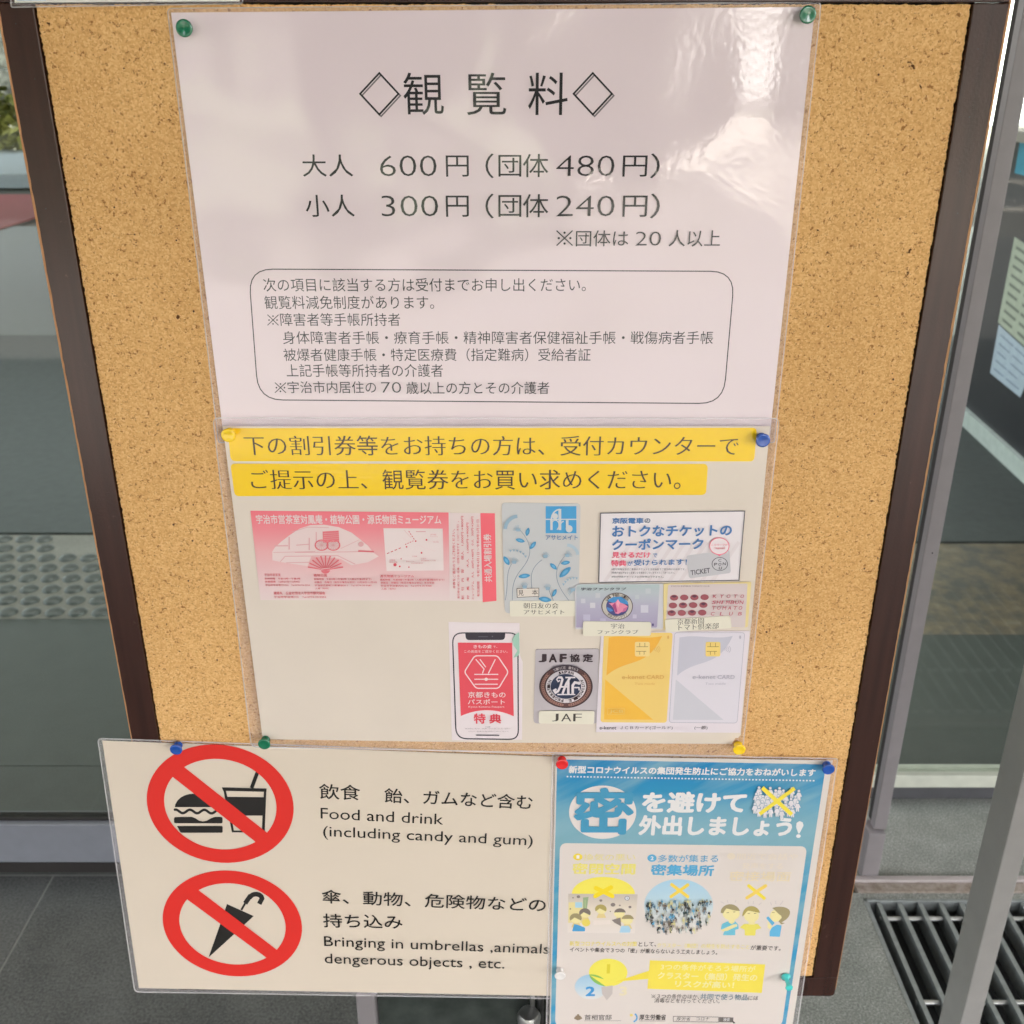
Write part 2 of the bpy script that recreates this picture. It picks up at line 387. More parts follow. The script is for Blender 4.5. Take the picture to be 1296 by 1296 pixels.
    def arctext(s, body, cx, cy, rx, ry, a0, a1, h, m, bold=0.0, inward=False):
        n = len(body)
        for i, ch in enumerate(body):
            if ch == ' ': continue
            a = math.radians(a0 + (a1 - a0) * (i + 0.5) / n); da = abs(math.radians((a1 - a0) / n)) * 0.40
            sg = 1 if not inward else -1
            e = lambda q, k: (cx + (rx + k) * math.cos(q), cy - (ry + k) * math.sin(q))
            k0 = 0 if not inward else h
            p, q = e(a + sg * da, k0), e(a - sg * da, k0); u = e(a + sg * da, h - k0)
            s.text(ch, p[0], p[1], q[0], h, m, y1=q[1], bold=bold, up=u)
        return s
    def build(s):
        return link_mesh(s.name, s.v, s.f, s.m, s.fm, s.parent)
def sheet(name, parent, pts, off, thick, mat, loc=None, edge=None):
    """a flat sheet cut to an outline (photo pixels), front face at off"""
    n = len(pts); fr = [P(*p, off) for p in pts]; bk = [v + Vector((0, thick, 0)) for v in fr]
    tris = tessellate_polygon([[Vector((*p, 0)) for p in pts]])
    fs = [tuple(t) for t in tris] + [tuple(n + i for i in reversed(t)) for t in tris] + [(i, n + i, n + (i + 1) % n, (i + 1) % n) for i in range(n)]
    fm = [0] * (2 * len(tris)) + [1 if edge else 0] * n
    o = link_mesh(name, fr + bk, fs, [mat, edge] if edge else [mat], fm, parent, False, loc)
    bm = bmesh.new(); bm.from_mesh(o.data); bmesh.ops.recalc_face_normals(bm, faces=bm.faces); bm.to_mesh(o.data); bm.free()
    return o
def zz(k, ox, oy, pts): return [(p[0] / k + ox, p[1] / k + oy) for p in pts]
def film(parent, pts, off):                              # clear laminating pouch, its edge highlight drawn as a pale line
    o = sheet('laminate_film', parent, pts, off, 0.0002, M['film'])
    r = Part('rim_highlight', o, off); r.stroke(pts, 1.5, M['rim'], True); r.build(); return o
# ================================================================== the setting
def structure(name, mb, mats, bevel=0.0):
    o = mb.build(name, mats, bevel=bevel); o['kind'] = 'structure'; return o
YD = G(1095, 1106).y                                    # front plane of the door frame
YR = G(1200, 1013).y                                    # plane of the door set back on the right
XG = G(63, 1116).x
XM = 0.06                                               # slate to the left of this, granite to the right
structure('ground', MB().box((-120, -120, -0.80), (120, 120, -0.60)), M['gravel'])
fl = MB(); xs = [XG - 0.9 * 4 + 0.9 * i for i in range(5)] + [XM]
for a, b in zip(xs[:-1], xs[1:]):
    for c, d in ((-0.42, YD - 0.004),):
        fl.box((a + 0.0022, c + 0.0016, -0.02), (b - 0.0022, d - 0.0016, 0))
pv = MB()
for i in range(16):
    for j in range(8): pv.box((-6.4 + i * 0.8 + 0.002, -0.424 - (j + 1) * 0.74 + 0.002, -0.03), (-6.4 + (i + 1) * 0.8 - 0.002, -0.424 - j * 0.74 - 0.002, 0))
structure('porch_paving', pv, M['porch'])  # unseen paving, coloured dark to cut the sheen mirrored in the frame
structure('forecourt', MB().box((-120, -8.2, -0.59), (120, -6.345, -0.032)), M['gravel'])
structure('glare_court', MB().box((1.5, -60, -0.59), (7.0, -8.204, -0.03)), M['pale'])  # unseen pale patch, added to show as glare in film and frame
structure('lawn', MB().box((-120, -60, -0.59), (1.496, -8.204, -0.034)).box((7.004, -60, -0.59), (120, -8.204, -0.034)), speckle('short_lawn', (0.03, 0.045, 0.015), (0.08, 0.10, 0.04), 40, 0.9, 0.1, 0.01))
structure('garden_ground', MB().box((-120, 9.0, -0.59), (120, 120, -0.03)), M['gravel'])
structure('slate_floor', fl, M['slate'], 0.001)
structure('floor_joints', MB().box((xs[0], -0.42, -0.028), (XM, YD, -0.0012)), M['grout'])
TH0, TH1 = G(1150, 1130).y, G(1150, 1112).y             # brass threshold
GX0, GY1 = G(1092, 1138).x, G(1100, 1138).y             # drain corner
gr = MB(); gr.box((XM, -0.42, -0.02), (GX0, TH0, 0)); gr.box((GX0, -0.42, -0.02), (6, 0.02, 0)); gr.box((XM, TH1 + 0.004, -0.02), (6, YR + 0.01, 0)); gr.box((GX0, GY1, -0.02), (6, TH0, -0.001))
structure('granite_floor', gr, M['granite'])
structure('drain_pit', MB().box((GX0, 0.02, -0.54), (6, GY1, -0.52)).box((GX0 - 0.01, 0.02, -0.54), (GX0, GY1, -0.021)).box((GX0, GY1, -0.54), (6, GY1 + 0.01, -0.021)), M['pit'])
lob = MB()
Y0 = YD + 0.004
YS = G(100, 969).y; YT0, YT1 = G(100, 783).y, G(100, 677).y; YM1 = G(0, 425).y
XI = 0.62
lob.box((-6, Y0, -0.02), (XI, YS - 0.002, 0)); lob.box((-6, YS, -0.02), (XI, YT0 - 0.002, 0)); lob.box((XI, YR + 0.01, -0.02), (6, G(1200, 803).y, 0))
lob.box((-6, YM1, -0.02), (8, 9.0, 0))
structure('lobby_floor', lob, M['tile'])
structure('entrance_mat', MB().box((-6, YT1 + 0.01, -0.02), (XI, YM1, 0.004)).box((XI, G(1200, 688).y + 0.01, -0.02), (6, YM1, 0.004)), M['mat'])
structure('floor_gap', MB().box((-6, YT1, -0.02), (XI, YT1 + 0.01, -0.01)).box((XI, G(1200, 688).y, -0.02), (6, G(1200, 688).y + 0.01, -0.01)), M['black'])
BR = speckle('brown_reflection', (0.09, 0.085, 0.075), (0.24, 0.23, 0.20), 14, 0.35, 0.2, 0.0002, (0.19, 0.145, 0.095))  # blurry brown reflection painted into the floor strip's colour
structure('floor_strip', MB().box((XI, G(1200, 803).y, -0.02), (6, G(1200, 688).y, 0)), BR)
tp = MB(); tp.box((-4, YT0, -0.02), (XI, YT1, 0))
rows = 8; dy = (YT1 - YT0) / rows; dxs = G(110, 730).x - G(82.5, 730).x
for r in range(rows):
    yy = YT0 + dy * (r + 0.5)
    for k in range(int(3.2 / dxs)):
        xx = G(182, 740).x - k * dxs + (0.5 * dxs if r % 2 else 0)
        if r >= rows - 2 and xx > G(74, 690).x: continue
        tp.lathe([(dxs * 0.42, -0.001), (dxs * 0.40, 0.002), (dxs * 0.32, 0.007), (dxs * 0.22, 0.0095), (dxs * 0.10, 0.0105)], (xx, yy, 0), 'z', 18, 1)
structure('tactile_paving', tp, [M['pave'], M['dome']])
RED = plain('red_carpet', (0.36, 0.075, 0.075), 0.9)
structure('red_carpet', MB().prism([G(-200, 352, 0.004), G(46, 276, 0.004), G(46, 247, 0.004), G(-200, 247, 0.004)], (0, 0, 0.01)), RED)
structure('stone_step', MB().box((-14, G(0, 238).y, 0), (3, G(0, 238).y + 3.4, 0.16)), plain('pale_blue_grey_stone', (0.30, 0.33, 0.36), 0.8))

# added roof, out of view: keeps sky and sun off board and lobby
ROOFM = plain('shade_roof_timber', (0.11, 0.085, 0.065), 0.7)
rf = MB(); rf.box((-9, -5.2, 3.25), (9, 1.0, 3.40)); rf.box((-9, 4.2, 3.25), (9, 16, 3.40))
for i in range(12): rf.box((-9, 1.06 + i * 0.29, 2.95), (9, 1.075 + i * 0.29, 3.38))      # louvres added out of view to keep direct sun off the lobby floor
for i in range(19): rf.box((-8.9 + i * 0.98, -5.2, 3.13), (-8.82 + i * 0.98, 1.0, 3.25))
tag(rf.build('shade_roof', ROOFM), 'added dark roof out of view, shading the notice board', 'roof')

# far side of the lobby
BUSH = speckle('yellow_green_foliage', (0.05, 0.075, 0.012), (0.36, 0.33, 0.07), 14, 0.9, 0.15, 0.01)
def leaf_mass(name, x0, x1, y0, y1, z0, z1, n, size, mat, label, cat, trunk=None, group=None):
    t = thing(name, ((x0 + x1) / 2, (y0 + y1) / 2, 0), label, cat, group)
    v, f = [], []; cx, cy, cz = (x0 + x1) / 2, (y0 + y1) / 2, (z0 + z1) / 2
    for i in range(n):
        while True:
            a, b, c = (random.uniform(-1, 1) for _ in range(3))
            q = a * a + b * b + c * c
            if 0.25 < q < 1: break
        p = Vector((cx + a * (x1 - x0) / 2, cy + b * (y1 - y0) / 2, cz + c * (z1 - z0) / 2)) + Vector([random.gauss(0, 0.05) for _ in range(3)])
        u = Vector([random.gauss(0, 1) for _ in range(3)]).normalized(); w2 = u.cross(Vector((0.3, 0.2, 1))).normalized(); s = size * random.uniform(0.5, 1.3)
        k = len(v); v += [p + u * s, p + w2 * s * 0.6, p - u * s, p - w2 * s * 0.6]; f.append((k, k + 1, k + 2, k + 3))
    link_mesh('crown', v, f, [mat], None, t)
    if trunk: MB().lathe([(trunk, 0), (trunk * 0.8, z0), (trunk * 0.35, cz)], (cx, cy, 0), 'z', 10).build('trunk', plain('bark', (0.10, 0.075, 0.055), 0.9), t, True)
    return t
yb = G(0, 208).y
leaf_mass('shrub', -12.5, -5.5, yb, yb + 1.6, 0.05, 1.0, 2600, 0.13, BUSH, 'yellow green shrub beyond the lobby behind the left glass', 'shrub')
sw = MB()
for r in range(5):
    x = -15.0 + (r % 2) * 0.4
    while x < -2:
        wd = random.uniform(0.7, 1.6); sw.box((x, yb + 2.2 + random.uniform(-.08, .08), r * 0.42), (x + wd - 0.03, yb + 2.8, r * 0.42 + 0.40)); x += wd
tag(sw.build('stone_wall', speckle('weathered_stone', (0.05, 0.048, 0.042), (0.34, 0.33, 0.30), 12, 0.9, 0.2, 0.01), bevel=0.03), 'rough grey stone wall behind the yellow green shrub', 'wall')
pb = thing('pale_building', (11.5, 24, 0), 'pale sunlit building seen in the narrow gap beside the board', 'building')
MB().box((4, 24, 0), (19, 30, 7)).build('wall', plain('pale_render', (0.62, 0.66, 0.66), 0.8), pb)
for k in range(5):
    wn = MB().box((6.2 + k * 2.4, 23.94, 1.3), (7.0 + k * 2.4, 24.1, 2.6)).build('window', plain('bluish_window', (0.16, 0.24, 0.30), 0.2), pb)

# out in front, unseen: trees added to break up sky glare in film and frame
DK = speckle('sky_blocker_foliage', (0.012, 0.022, 0.009), (0.050, 0.075, 0.028), 9, 0.9, 0.1, 0.01)
for i, (cx, rx, cy, hh) in enumerate(((-9.5, 2.2, -13, 6.5), (-5.6, 1.9, -12.5, 6.0), (-1.9, 1.75, -13, 6.6), (0.9, 1.1, -12, 6.0), (4.55, 0.55, -12.4, 5.5), (7.6, 1.7, -13, 6.2))):
    leaf_mass('sky_blocker_tree', cx - rx, cx + rx, cy - 1.2, cy + 1.2, 0.1, hh, 2600, 0.34, DK,
              'added dark tree masking the reflected sky, ' + ('far left', 'second from left', 'third from left', 'narrow, right of centre', 'slender, second from right', 'far right')[i], 'tree', 0.16, 'added trees masking the reflected sky')

# ================================================================== doors
ld = thing('glass_door', (-1.2, YD, 0), 'large glass door pane with wide grey bottom rail left of the board', 'door')
zr = AT(60, 1044, YD).z
MB().box((-3.2, YD, 0.028), (0.50, YD + 0.04, zr)).build('bottom_rail', M['alub'], ld, bevel=0.003)
MB().box((-3.2, YD + 0.012, zr), (0.50, YD + 0.03, zr + 0.006)).build('gasket', M['black'], ld)
MB().box((-3.2, YD + 0.016, zr + 0.006), (0.60, YD + 0.026, 2.5)).build('pane', M['glass'], ld)
MB().box((-3.2, YD + 0.004, 0.0), (0.50, YD + 0.036, 0.024)).build('seal', M['black'], ld)
x0, x1, xs_ = AT(1133, 900, YD).x, AT(1150, 900, YD).x, 0.0
mu = thing('door_frame', (x0, YD, 0), 'tall grey door frame upright standing just right of the board', 'door frame')
a_f = (1130 - 648) / (1124 - 648)
dep = (YD + D) * (a_f - 1)
zb = AT(1100, 1050, YD).z
MB().box((x0, YD, zb), (x1, YD + dep, 2.5)).build('upright', [M['alu']], mu, bevel=0.0015)
MB().box((x0 - 0.012, YD - 0.012, 0.0), (x1 - 0.004, YD + dep + 0.01, zb)).build('base_block', M['alu'], mu, bevel=0.002)
MB().box((x0 + 0.003, YD + dep, zb), (x0 + 0.02, YD + dep + 0.02, 2.5)).build('gasket', M['black'], mu)
rd = thing('glass_door', (1.6, YR, 0), 'glass door with thin pale bottom rail set back on the right', 'door')
zc, zd = AT(1200, 997, YR).z, AT(1200, 982, YR).z
xr = x1 - 0.0
MB().box((xr - 0.05, YR + 0.004, 0.002), (4.2, YR + 0.036, zc)).build('kick_seal', plain('dark_seal', (0.05, 0.05, 0.055), 0.6), rd)
MB().box((xr - 0.05, YR, zc), (4.2, YR + 0.04, zd)).build('bottom_rail', plain('pale_rail', (0.46, 0.47, 0.40), 0.35), rd, bevel=0.002)
MB().box((xr - 0.05, YR + 0.015, zd), (4.2, YR + 0.025, 2.5)).build('pane', M['glass'], rd)
th = thing('threshold', (1.6, TH0, 0), 'worn brass and steel threshold strip before the drain grating', 'threshold')
ym = TH0 + (TH1 - TH0) * 0.62
MB().box((x0 - 0.03, TH0, -0.01), (6, ym, 0.003)).build('track', M['rail'], th); MB().box((x0 - 0.03, ym + 0.001, -0.01), (6, TH1, 0.008)).build('lip', plain('pale_metal_lip', (0.36, 0.32, 0.31), 0.4), th, bevel=0.002)
dg_ = thing('floor_grating', (GX0, GY1, 0), 'steel bar grating over a dark drain in the floor', 'grating')
fr = MB(); fr.box((GX0, 0.02, -0.04), (GX0 + 0.008, GY1, 0.001)); fr.box((GX0, GY1 - 0.006, -0.04), (6, GY1, 0.001)); fr.build('grating_frame', M['zinc'], dg_, bevel=0.001)
bx0 = G(1112.5, 1142).x; bsp = G(1138.5, 1142).x - bx0
for i in range(24):
    MB().box((bx0 + i * bsp - 0.0042, 0.02, -0.035), (bx0 + i * bsp + 0.0042, GY1 - 0.008, -0.001)).build('bar', M['zinc'], dg_)
for py in (1162, 1268):
    yy = G(1130, py, -0.012).y
    MB().lathe([(0.0045, 0), (0.0045, bsp * 24)], (bx0 - 0.006, yy, -0.014), 'x', 12).build('cross_rod', M['steel'], dg_, True)
# post standing nearer on the right
dp = 1.0; yp = dp - D
xa = dp * ((1215.5 - 648) / F) / (cs - 0.5 * sn); xb = dp * ((1240 - 648) / F) / (cs - 0.5 * sn)
po = thing('metal_post', ((xa + xb) / 2, yp, 0), 'grey metal post crossing in front of the drain grating', 'post')
MB().box((xa, yp, 0.012), (xb, yp + 0.053, 2.63)).build('shaft', M['post'], po, bevel=0.0015)
MB().box((xa - 0.03, yp - 0.03, 0.0), (xb + 0.03, yp + 0.083, 0.012)).build('foot_plate', M['post'], po, bevel=0.002)

# dark counter inside, seen through the right-hand glass, with sheets stuck on it
A, B = G(1216.5, 539), G(1296, 614)
dr = (B - A).normalized(); A2 = A - dr * 0.12; B2 = B + dr * 1.2; nb = Vector((dr.y, -dr.x, 0))
if nb.dot(CAMP - A) < 0: nb = -nb
zp = HV(1296, 586, A, B).z
ct = thing('counter', A2, 'dark counter with a white plinth inside the right-hand glass', 'counter')
def slab(p, q, z0, z1, inset, thick): return [Vector((p.x, p.y, z0)) - nb * inset, Vector((q.x, q.y, z0)) - nb * inset, Vector((q.x, q.y, z1)) - nb * inset, Vector((p.x, p.y, z1)) - nb * inset], -nb * thick
MB().prism(*slab(A2, B2, 0.0, zp, 0.0, 0.4)).build('plinth', plain('white_plinth', (0.62, 0.66, 0.62), 0.6), ct)
MB().prism(*slab(A2, B2, zp + 0.001, 1.15, 0.02, 0.38)).build('front_panel', plain('black_laminate', (0.016, 0.017, 0.022), 0.35), ct)
MB().prism(*slab(A2 - dr * .02, B2, 1.152, 1.19, -0.02, 0.44)).build('counter_top', plain('pale_worktop', (0.42, 0.36, 0.32), 0.5), ct)
Af, Bf = A - nb * 0.018, B - nb * 0.018
def stuck(name, pts, mat, label, lines=0, lmat=None):
    q = [HV(*p, Af, Bf) for p in pts]; t = thing(name, q[0], label, 'sheet')
    MB().prism(q, -nb * 0.0012).build('paper', mat, t)
    if lines:
        m = MB()
        for i in range(lines):
            f0, f1 = (i + 0.7) / (lines + 0.6), (i + 0.7) / (lines + 0.6) + 0.035
            e = 0.12
            l = lambda s, f: (q[0].lerp(q[1], s)).lerp(q[3].lerp(q[2], s), f) + nb * 0.001
            for s0, s1 in ((0.10, 0.46 - 0.05 * (i % 3)), (0.50, 0.9 - 0.13 * (i % 2))):
                m.prism([l(s0, f0), l(s1, f0), l(s1, f1), l(s0, f1)], -nb * 0.0004)
        m.build('printed_lines', lmat, t)
stuck('paper_sheet', [(1284, 300), (1330, 330), (1312, 452), (1263, 408)], plain('pale_green_paper', (0.50, 0.54, 0.42), 0.6), 'pale green printed sheet stuck on the dark counter', 9, plain('grey_print', (0.20, 0.22, 0.18), 0.7))
stuck('paper_sheet', [(1264, 411), (1312, 455), (1291, 503), (1253, 472)], plain('pale_blue_paper', (0.55, 0.63, 0.74), 0.6), 'pale blue sheet below the green one on the dark counter', 5, plain('blue_grey_print', (0.30, 0.36, 0.46), 0.7))
stuck('paper_sheet', [(1291, 178), (1340, 185), (1334, 232), (1284, 219)], plain('blue_paper', (0.08, 0.40, 0.58), 0.6), 'bright blue sheet near the top of the dark counter', 0)
# ================================================================== the board
FO = 0.0018                                             # frame stands proud of the cork
XLo = (P(2.5, 49, FO).x + P(166, 931, FO).x) / 2; XRo = (P(1280.5, 0, FO).x + P(1056, 1258, FO).x) / 2
XLi = (P(43, 10, FO).x + P(199, 928, FO).x) / 2; XRi = (P(1232, 0, FO).x + P(1030.5, 1235, FO).x) / 2
ZBo = P(1040, 1261, FO).z; ZBi = P(1000, 1238, FO).z; ZTi = P(1140, 3, FO).z; ZTo = ZTi + (ZBi - ZBo) * 1.3
nb_ = thing('notice_board', ((XLo + XRo) / 2, 0.01, ZBo), 'cork notice board in a dark brown wooden frame', 'notice board')
BD = 0.018
def stile(xa, xb, edge_left):
    m = MB(); m.box((xa, -FO, ZBi), (xb, BD, ZTo))
    return m
MB().box((XLo, -FO, ZBi + 0.0004), (XLi, BD, ZTi - 0.0004)).build('frame_stile', M['wood'], nb_, bevel=0.0008)
MB().box((XRi, -FO, ZBi + 0.0004), (XRo, BD, ZTi - 0.0004)).build('frame_stile', M['wood'], nb_, bevel=0.0008)
MB().box((XLo, -FO, ZTi), (XRo, BD, ZTo)).build('frame_rail', M['wood'], nb_, bevel=0.0008)
ZBl = ZBo + 0.009                                       # the lower edge runs up a little to the left
bmq = [(XLo, ZBi), (XLo, ZBl + 0.004), (XLo + 0.0012, ZBl + 0.0012), (XLo + 0.004, ZBl), (XRo - 0.004, ZBo), (XRo - 0.0012, ZBo + 0.0012), (XRo, ZBo + 0.004), (XRo, ZBi)]
MB().prism([(x, -FO, z) for x, z in bmq], (0, BD + FO, 0)).build('frame_rail', M['wood'], nb_, bevel=0.0006)
def worn(x, sgn):                                       # the varnish rubbed off the outer arris
    v, f = [], []; n = 160
    for i in range(n + 1):
        z = ZBo + 0.01 + (ZTo - ZBo - 0.01) * i / n
        k = min(1.0, max(0.0, (z - (ZBo + 0.22)) / 0.45)) if sgn > 0 else min(1.0, max(0.1, (z - (ZBo + 0.1)) / 0.6))
        wd = (0.0003 + 0.0011 * k) * random.uniform(0.75, 1.2)
        v += [(x + sgn * 0.0002, -FO - 0.0002, z), (x - sgn * wd, -FO - 0.0002, z), (x + sgn * 0.0002, BD, z), (x - sgn * wd, BD * 0.5, z)]
        if i: b = 4 * i; f += [(b - 4, b - 3, b + 1, b), (b - 4, b, b + 2, b - 2), (b - 3, b - 1, b + 3, b + 1)]
    link_mesh('worn_edge', v, f, [M['edge']], None, nb_)
worn(XLo, -1); worn(XRo, 1)
# cork panel with a crumbly cut edge, a dark gap behind it
def jag(xa, za, xb, zb, n, amp):
    out = []; off = 0
    for i in range(n):
        t = i / n; off = off * 0.5 + random.uniform(-1, 1) * amp
        if random.random() < 0.05: off += random.choice((-1, 1)) * amp * 1.2
        if abs(xa - xb) < 1e-6: out.append((xa + off, za + (zb - za) * t))
        else: out.append((xa + (xb - xa) * t, za + off))
    return out
g = 0.0012
ol = jag(XLi + g, ZTi - g, XLi + g, ZBi + g, 1300, 0.00042) + jag(XLi + g, ZBi + g, XRi - g, ZBi + g, 600, 0.0003) + jag(XRi - g, ZBi + g, XRi - g, ZTi - g, 1300, 0.00042) + jag(XRi - g, ZTi - g, XLi + g, ZTi - g, 600, 0.0003)
tri = tessellate_polygon([[Vector((x, z, 0)) for x, z in ol]]); n = len(ol)
vs = [(x, 0.0, z) for x, z in ol] + [(x, 0.006, z) for x, z in ol]
ck = link_mesh('cork_panel', vs, [tuple(t) for t in tri] + [(i, (i + 1) % n, n + (i + 1) % n, n + i) for i in range(n)], [M['cork']], None, nb_)
bm = bmesh.new(); bm.from_mesh(ck.data); bmesh.ops.recalc_face_normals(bm, faces=bm.faces); bm.to_mesh(ck.data); bm.free()
MB().box((XLi - 0.004, 0.007, ZBi - 0.004), (XRi + 0.004, 0.012, ZTi + 0.004)).build('backing_panel', M['black'], nb_)
dots = Part('nail_holes', nb_, FO + 0.0001)
for p in ((44, 100), (58, 264), (1215, 217), (1238, 62), (1227, 148), (1212, 270), (1180, 700), (20, 30)): dots.ell(p[0], p[1], 1.0, 1.0, M['black'], 10)
dots.build()
holes = Part('pin_holes', nb_, 0.0002)
for i in range(46):
    side = random.random() < 0.5; y_ = random.uniform(60, 930)
    x_ = random.uniform(60 + y_ * 0.16, 200 + y_ * 0.13) if side else random.uniform(1050 - y_ * 0.10, 1215 - y_ * 0.16)
    r_ = random.uniform(0.7, 1.5); holes.ell(x_, y_, r_, r_ * random.uniform(0.8, 1.2), plain('pin_hole', (0.10, 0.042, 0.016), 0.9) if i == 0 else holes.m[0], 9)
holes.build()
# what carries it, below
yl = 0.03
MB().box((AT(451, 1275, yl).x, yl, 0.02), (AT(475, 1275, yl).x, yl + 0.04, ZBo + 0.05)).build('stand_leg', M['alu'], nb_, bevel=0.002)
MB().box((AT(476, 1275, yl).x, yl + 0.012, 0.10), (AT(700, 1275, yl).x, yl + 0.02, ZBo + 0.05)).build('stand_panel', plain('dark_smoked_panel', (0.035, 0.042, 0.037), 0.25, var=0.3, scale=40), nb_)
xc = AT(674, 1275, yl - 0.01).x
MB().lathe([(0.0025, 0.03), (0.0025, ZBo + 0.02)], (xc, yl, 0), 'z', 16).build('stand_rod', M['steel'], nb_, True)
MB().lathe([(0.0035, 0.03), (0.0035, ZBo + 0.02)], (xc + 0.009, yl + 0.004, 0), 'z', 16).build('stand_rod', plain('dark_rod', (0.05, 0.05, 0.05), 0.4), nb_, True)
zcz = AT(674, 1297, yl - 0.02).z
MB().lathe([(0.004, -0.012), (0.012, -0.010), (0.013, 0.0), (0.010, 0.006), (0.003, 0.007)], (xc - 0.004, yl - 0.01, zcz), 'z', 20).build('clamp', M['steel'], nb_, True)
MB().box((AT(451, 1275, yl).x - 0.02, yl - 0.16, 0.0), (AT(475, 1275, yl).x + 0.02, yl + 0.2, 0.02)).build('stand_foot', M['alu'], nb_, bevel=0.003)
MB().box((xc - 0.02, yl - 0.16, 0.0), (xc + 0.03, yl + 0.2, 0.03)).build('stand_foot', M['alu'], nb_, bevel=0.003)
# ================================================================== price notice (top, wavy glossy film)
K1 = ink((34, 30, 34), 2); GR = ink((120, 112, 116), 2)
n1 = thing('price_notice', P(620, 270), 'white laminated admission price notice with large black heading, topmost on the board', 'notice')
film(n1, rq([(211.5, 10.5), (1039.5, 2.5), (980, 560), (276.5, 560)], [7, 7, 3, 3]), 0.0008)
sheet('paper_sheet', n1, [(216.5, 16), (1031.5, 8.8), (974, 556), (283.5, 556)], 0.0011, 0.0002, paper('white_paper_wavy_film', (226, 209, 213), 2, 0.01))
h = Part('heading', n1, 0.0012).zoom(1.5247, 200, 0)
for cx in (427, 839):
    for d_, m_, wd in ((3.5, GR, 3.0), (0, K1, 3.6)):
        h.stroke([(cx + d_, 141 + d_), (cx + 37 + d_, 181 + d_), (cx + d_, 221 + d_), (cx - 37 + d_, 181 + d_)], wd, m_, True)
h.text('観', 475, 222, 552, 82, K1, bold=0.004); h.text('覧', 596, 222, 672, 82, K1, bold=0.004); h.text('料', 714, 222, 790, 82, K1, bold=0.004); h.build()
h = Part('price_lines', n1, 0.0012).zoom(1.5247, 200, 0)
for yb_, wrd, p1_, p2_, dx in ((341, '大人', '600', '480', 0), (418.5, '小人', '300', '240', 3)):
    h.text(wrd, 280 + dx * 2, yb_, 377 + dx, 43, K1)
    h.text(p1_, 429 + dx, yb_ - 1, 538 + dx, 40, K1, bold=-0.014); h.text('円', 556, yb_, 600, 41, K1)
    h.text('（', 632, yb_ + 3, 648, 48, K1); h.text('団', 657, yb_, 701, 42, K1); h.text('体', 704, yb_ + 1, 753, 45, K1)
    h.text(p2_, 768, yb_ - 1, 880, 40, K1, bold=-0.014); h.text('円', 896, yb_, 943, 41, K1); h.text('）', 949, yb_ + 3, 967, 48, K1)
def kome(h, x0, y0, x1, hh, m):                          # reference mark: a cross with four dots
    cx, cy, r = (x0 + x1) / 2, y0 - hh / 2, (x1 - x0) / 2
    for a, b in (((x0, y0 - hh), (x1, y0)), ((x1, y0 - hh), (x0, y0))): h.stroke([a, b], r * 0.15, m)
    for dx, dy in ((0, -.72), (0, .72), (-.72, 0), (.72, 0)): h.ell(cx + dx * r, cy + dy * hh / 2, r * .15, r * .15, m, 10)
kome(h, 769, 474, 800, 29, K1); h.text('団体は', 806, 475.5, 907, 31, K1); h.text('20', 921, 474, 970, 27, K1, bold=-0.014); h.text('人以上', 985, 476, 1084, 32, K1, bold=0.0)
h.build()
h = Part('box_outline', n1, 0.0012)
h.stroke(rq([(314.5, 340.5), (930, 343.5), (915.5, 510.8), (327, 506)], 31), 1.35, K1, True); h.build()
h = Part('notice_text', n1, 0.0012).zoom(1.7053, 240, 320)
for s, x0, x1, y0, hh in (('次の項目に該当する方は受付までお申し出ください。', 160, 855, 83.5, 29), ('観覧料減免制度があります。', 163, 528, 121.5, 29), ('障害者等手帳所持者', 197, 455, 158, 28),
        ('身体障害者手帳・療育手帳・精神障害者保健福祉手帳・戦傷病者手帳', 202, 1129, 197, 28), ('被爆者健康手帳・特定医療費（指定難病）受給者証', 204, 865, 234, 28), ('上記手帳等所持者の介護者', 210, 547, 268, 28)):
    h.text(s, x0, y0, x1, hh, K1, bold=0.0)
kome(h, 168, 156.5, 192, 23, K1); kome(h, 184, 302, 208, 22, K1); h.text('宇治市内居住の', 213, 303, 403, 26, K1); h.text('70', 414, 302, 457, 23, K1, bold=-0.012); h.text('歳以上の方とその介護者', 468, 305, 776, 27, K1, bold=0.0)
h.build()

# ================================================================== prohibition sign (lower left)
K3 = ink((30, 27, 25), 1); RD = ink((218, 45, 37), 1)
n3 = thing('prohibition_sign', P(410, 1100), 'cream laminated sign with two red prohibition circles at the lower left', 'sign')
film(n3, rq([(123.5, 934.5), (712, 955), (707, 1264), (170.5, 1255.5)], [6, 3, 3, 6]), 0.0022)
sheet('paper_sheet', n3, [(129.5, 937.5), (706, 958), (701, 1260.5), (175.8, 1250.5)], 0.0025, 0.0002, paper('cream_paper', (216, 201, 183), 1, 0.012))
def rell(cx, cy, rx, ry, rot, n=72):
    c, s = math.cos(math.radians(rot)), math.sin(math.radians(rot))
    return [(cx + rx * math.cos(q) * c - ry * math.sin(q) * s, cy + rx * math.cos(q) * s + ry * math.sin(q) * c) for q in (2 * math.pi * i / n for i in range(n))]
h = Part('food_pictogram', n3, 0.0026).zoom(5.891, 170, 935)
h.poly([(302, 510), (306, 487), (322, 460), (345, 438), (375, 422), (410, 412), (480, 407), (545, 412), (585, 424), (620, 444), (645, 472), (656, 510)], K3)
h.stroke([(302 + i * 5.1, 541 + 3 * i / 70 + (13 if i < 64 else 6) * math.sin(i * 2 * math.pi / 21 - 1.9)) for i in range(70)], 19, K3, cap=True)
h.poly(rq([(296, 584), (430, 582), (455, 592), (482, 610), (510, 617), (540, 611), (570, 594), (600, 582), (658, 583), (658, 631), (296, 630)], [14, 10, 0, 0, 0, 0, 0, 10, 14, 14, 14]), K3)
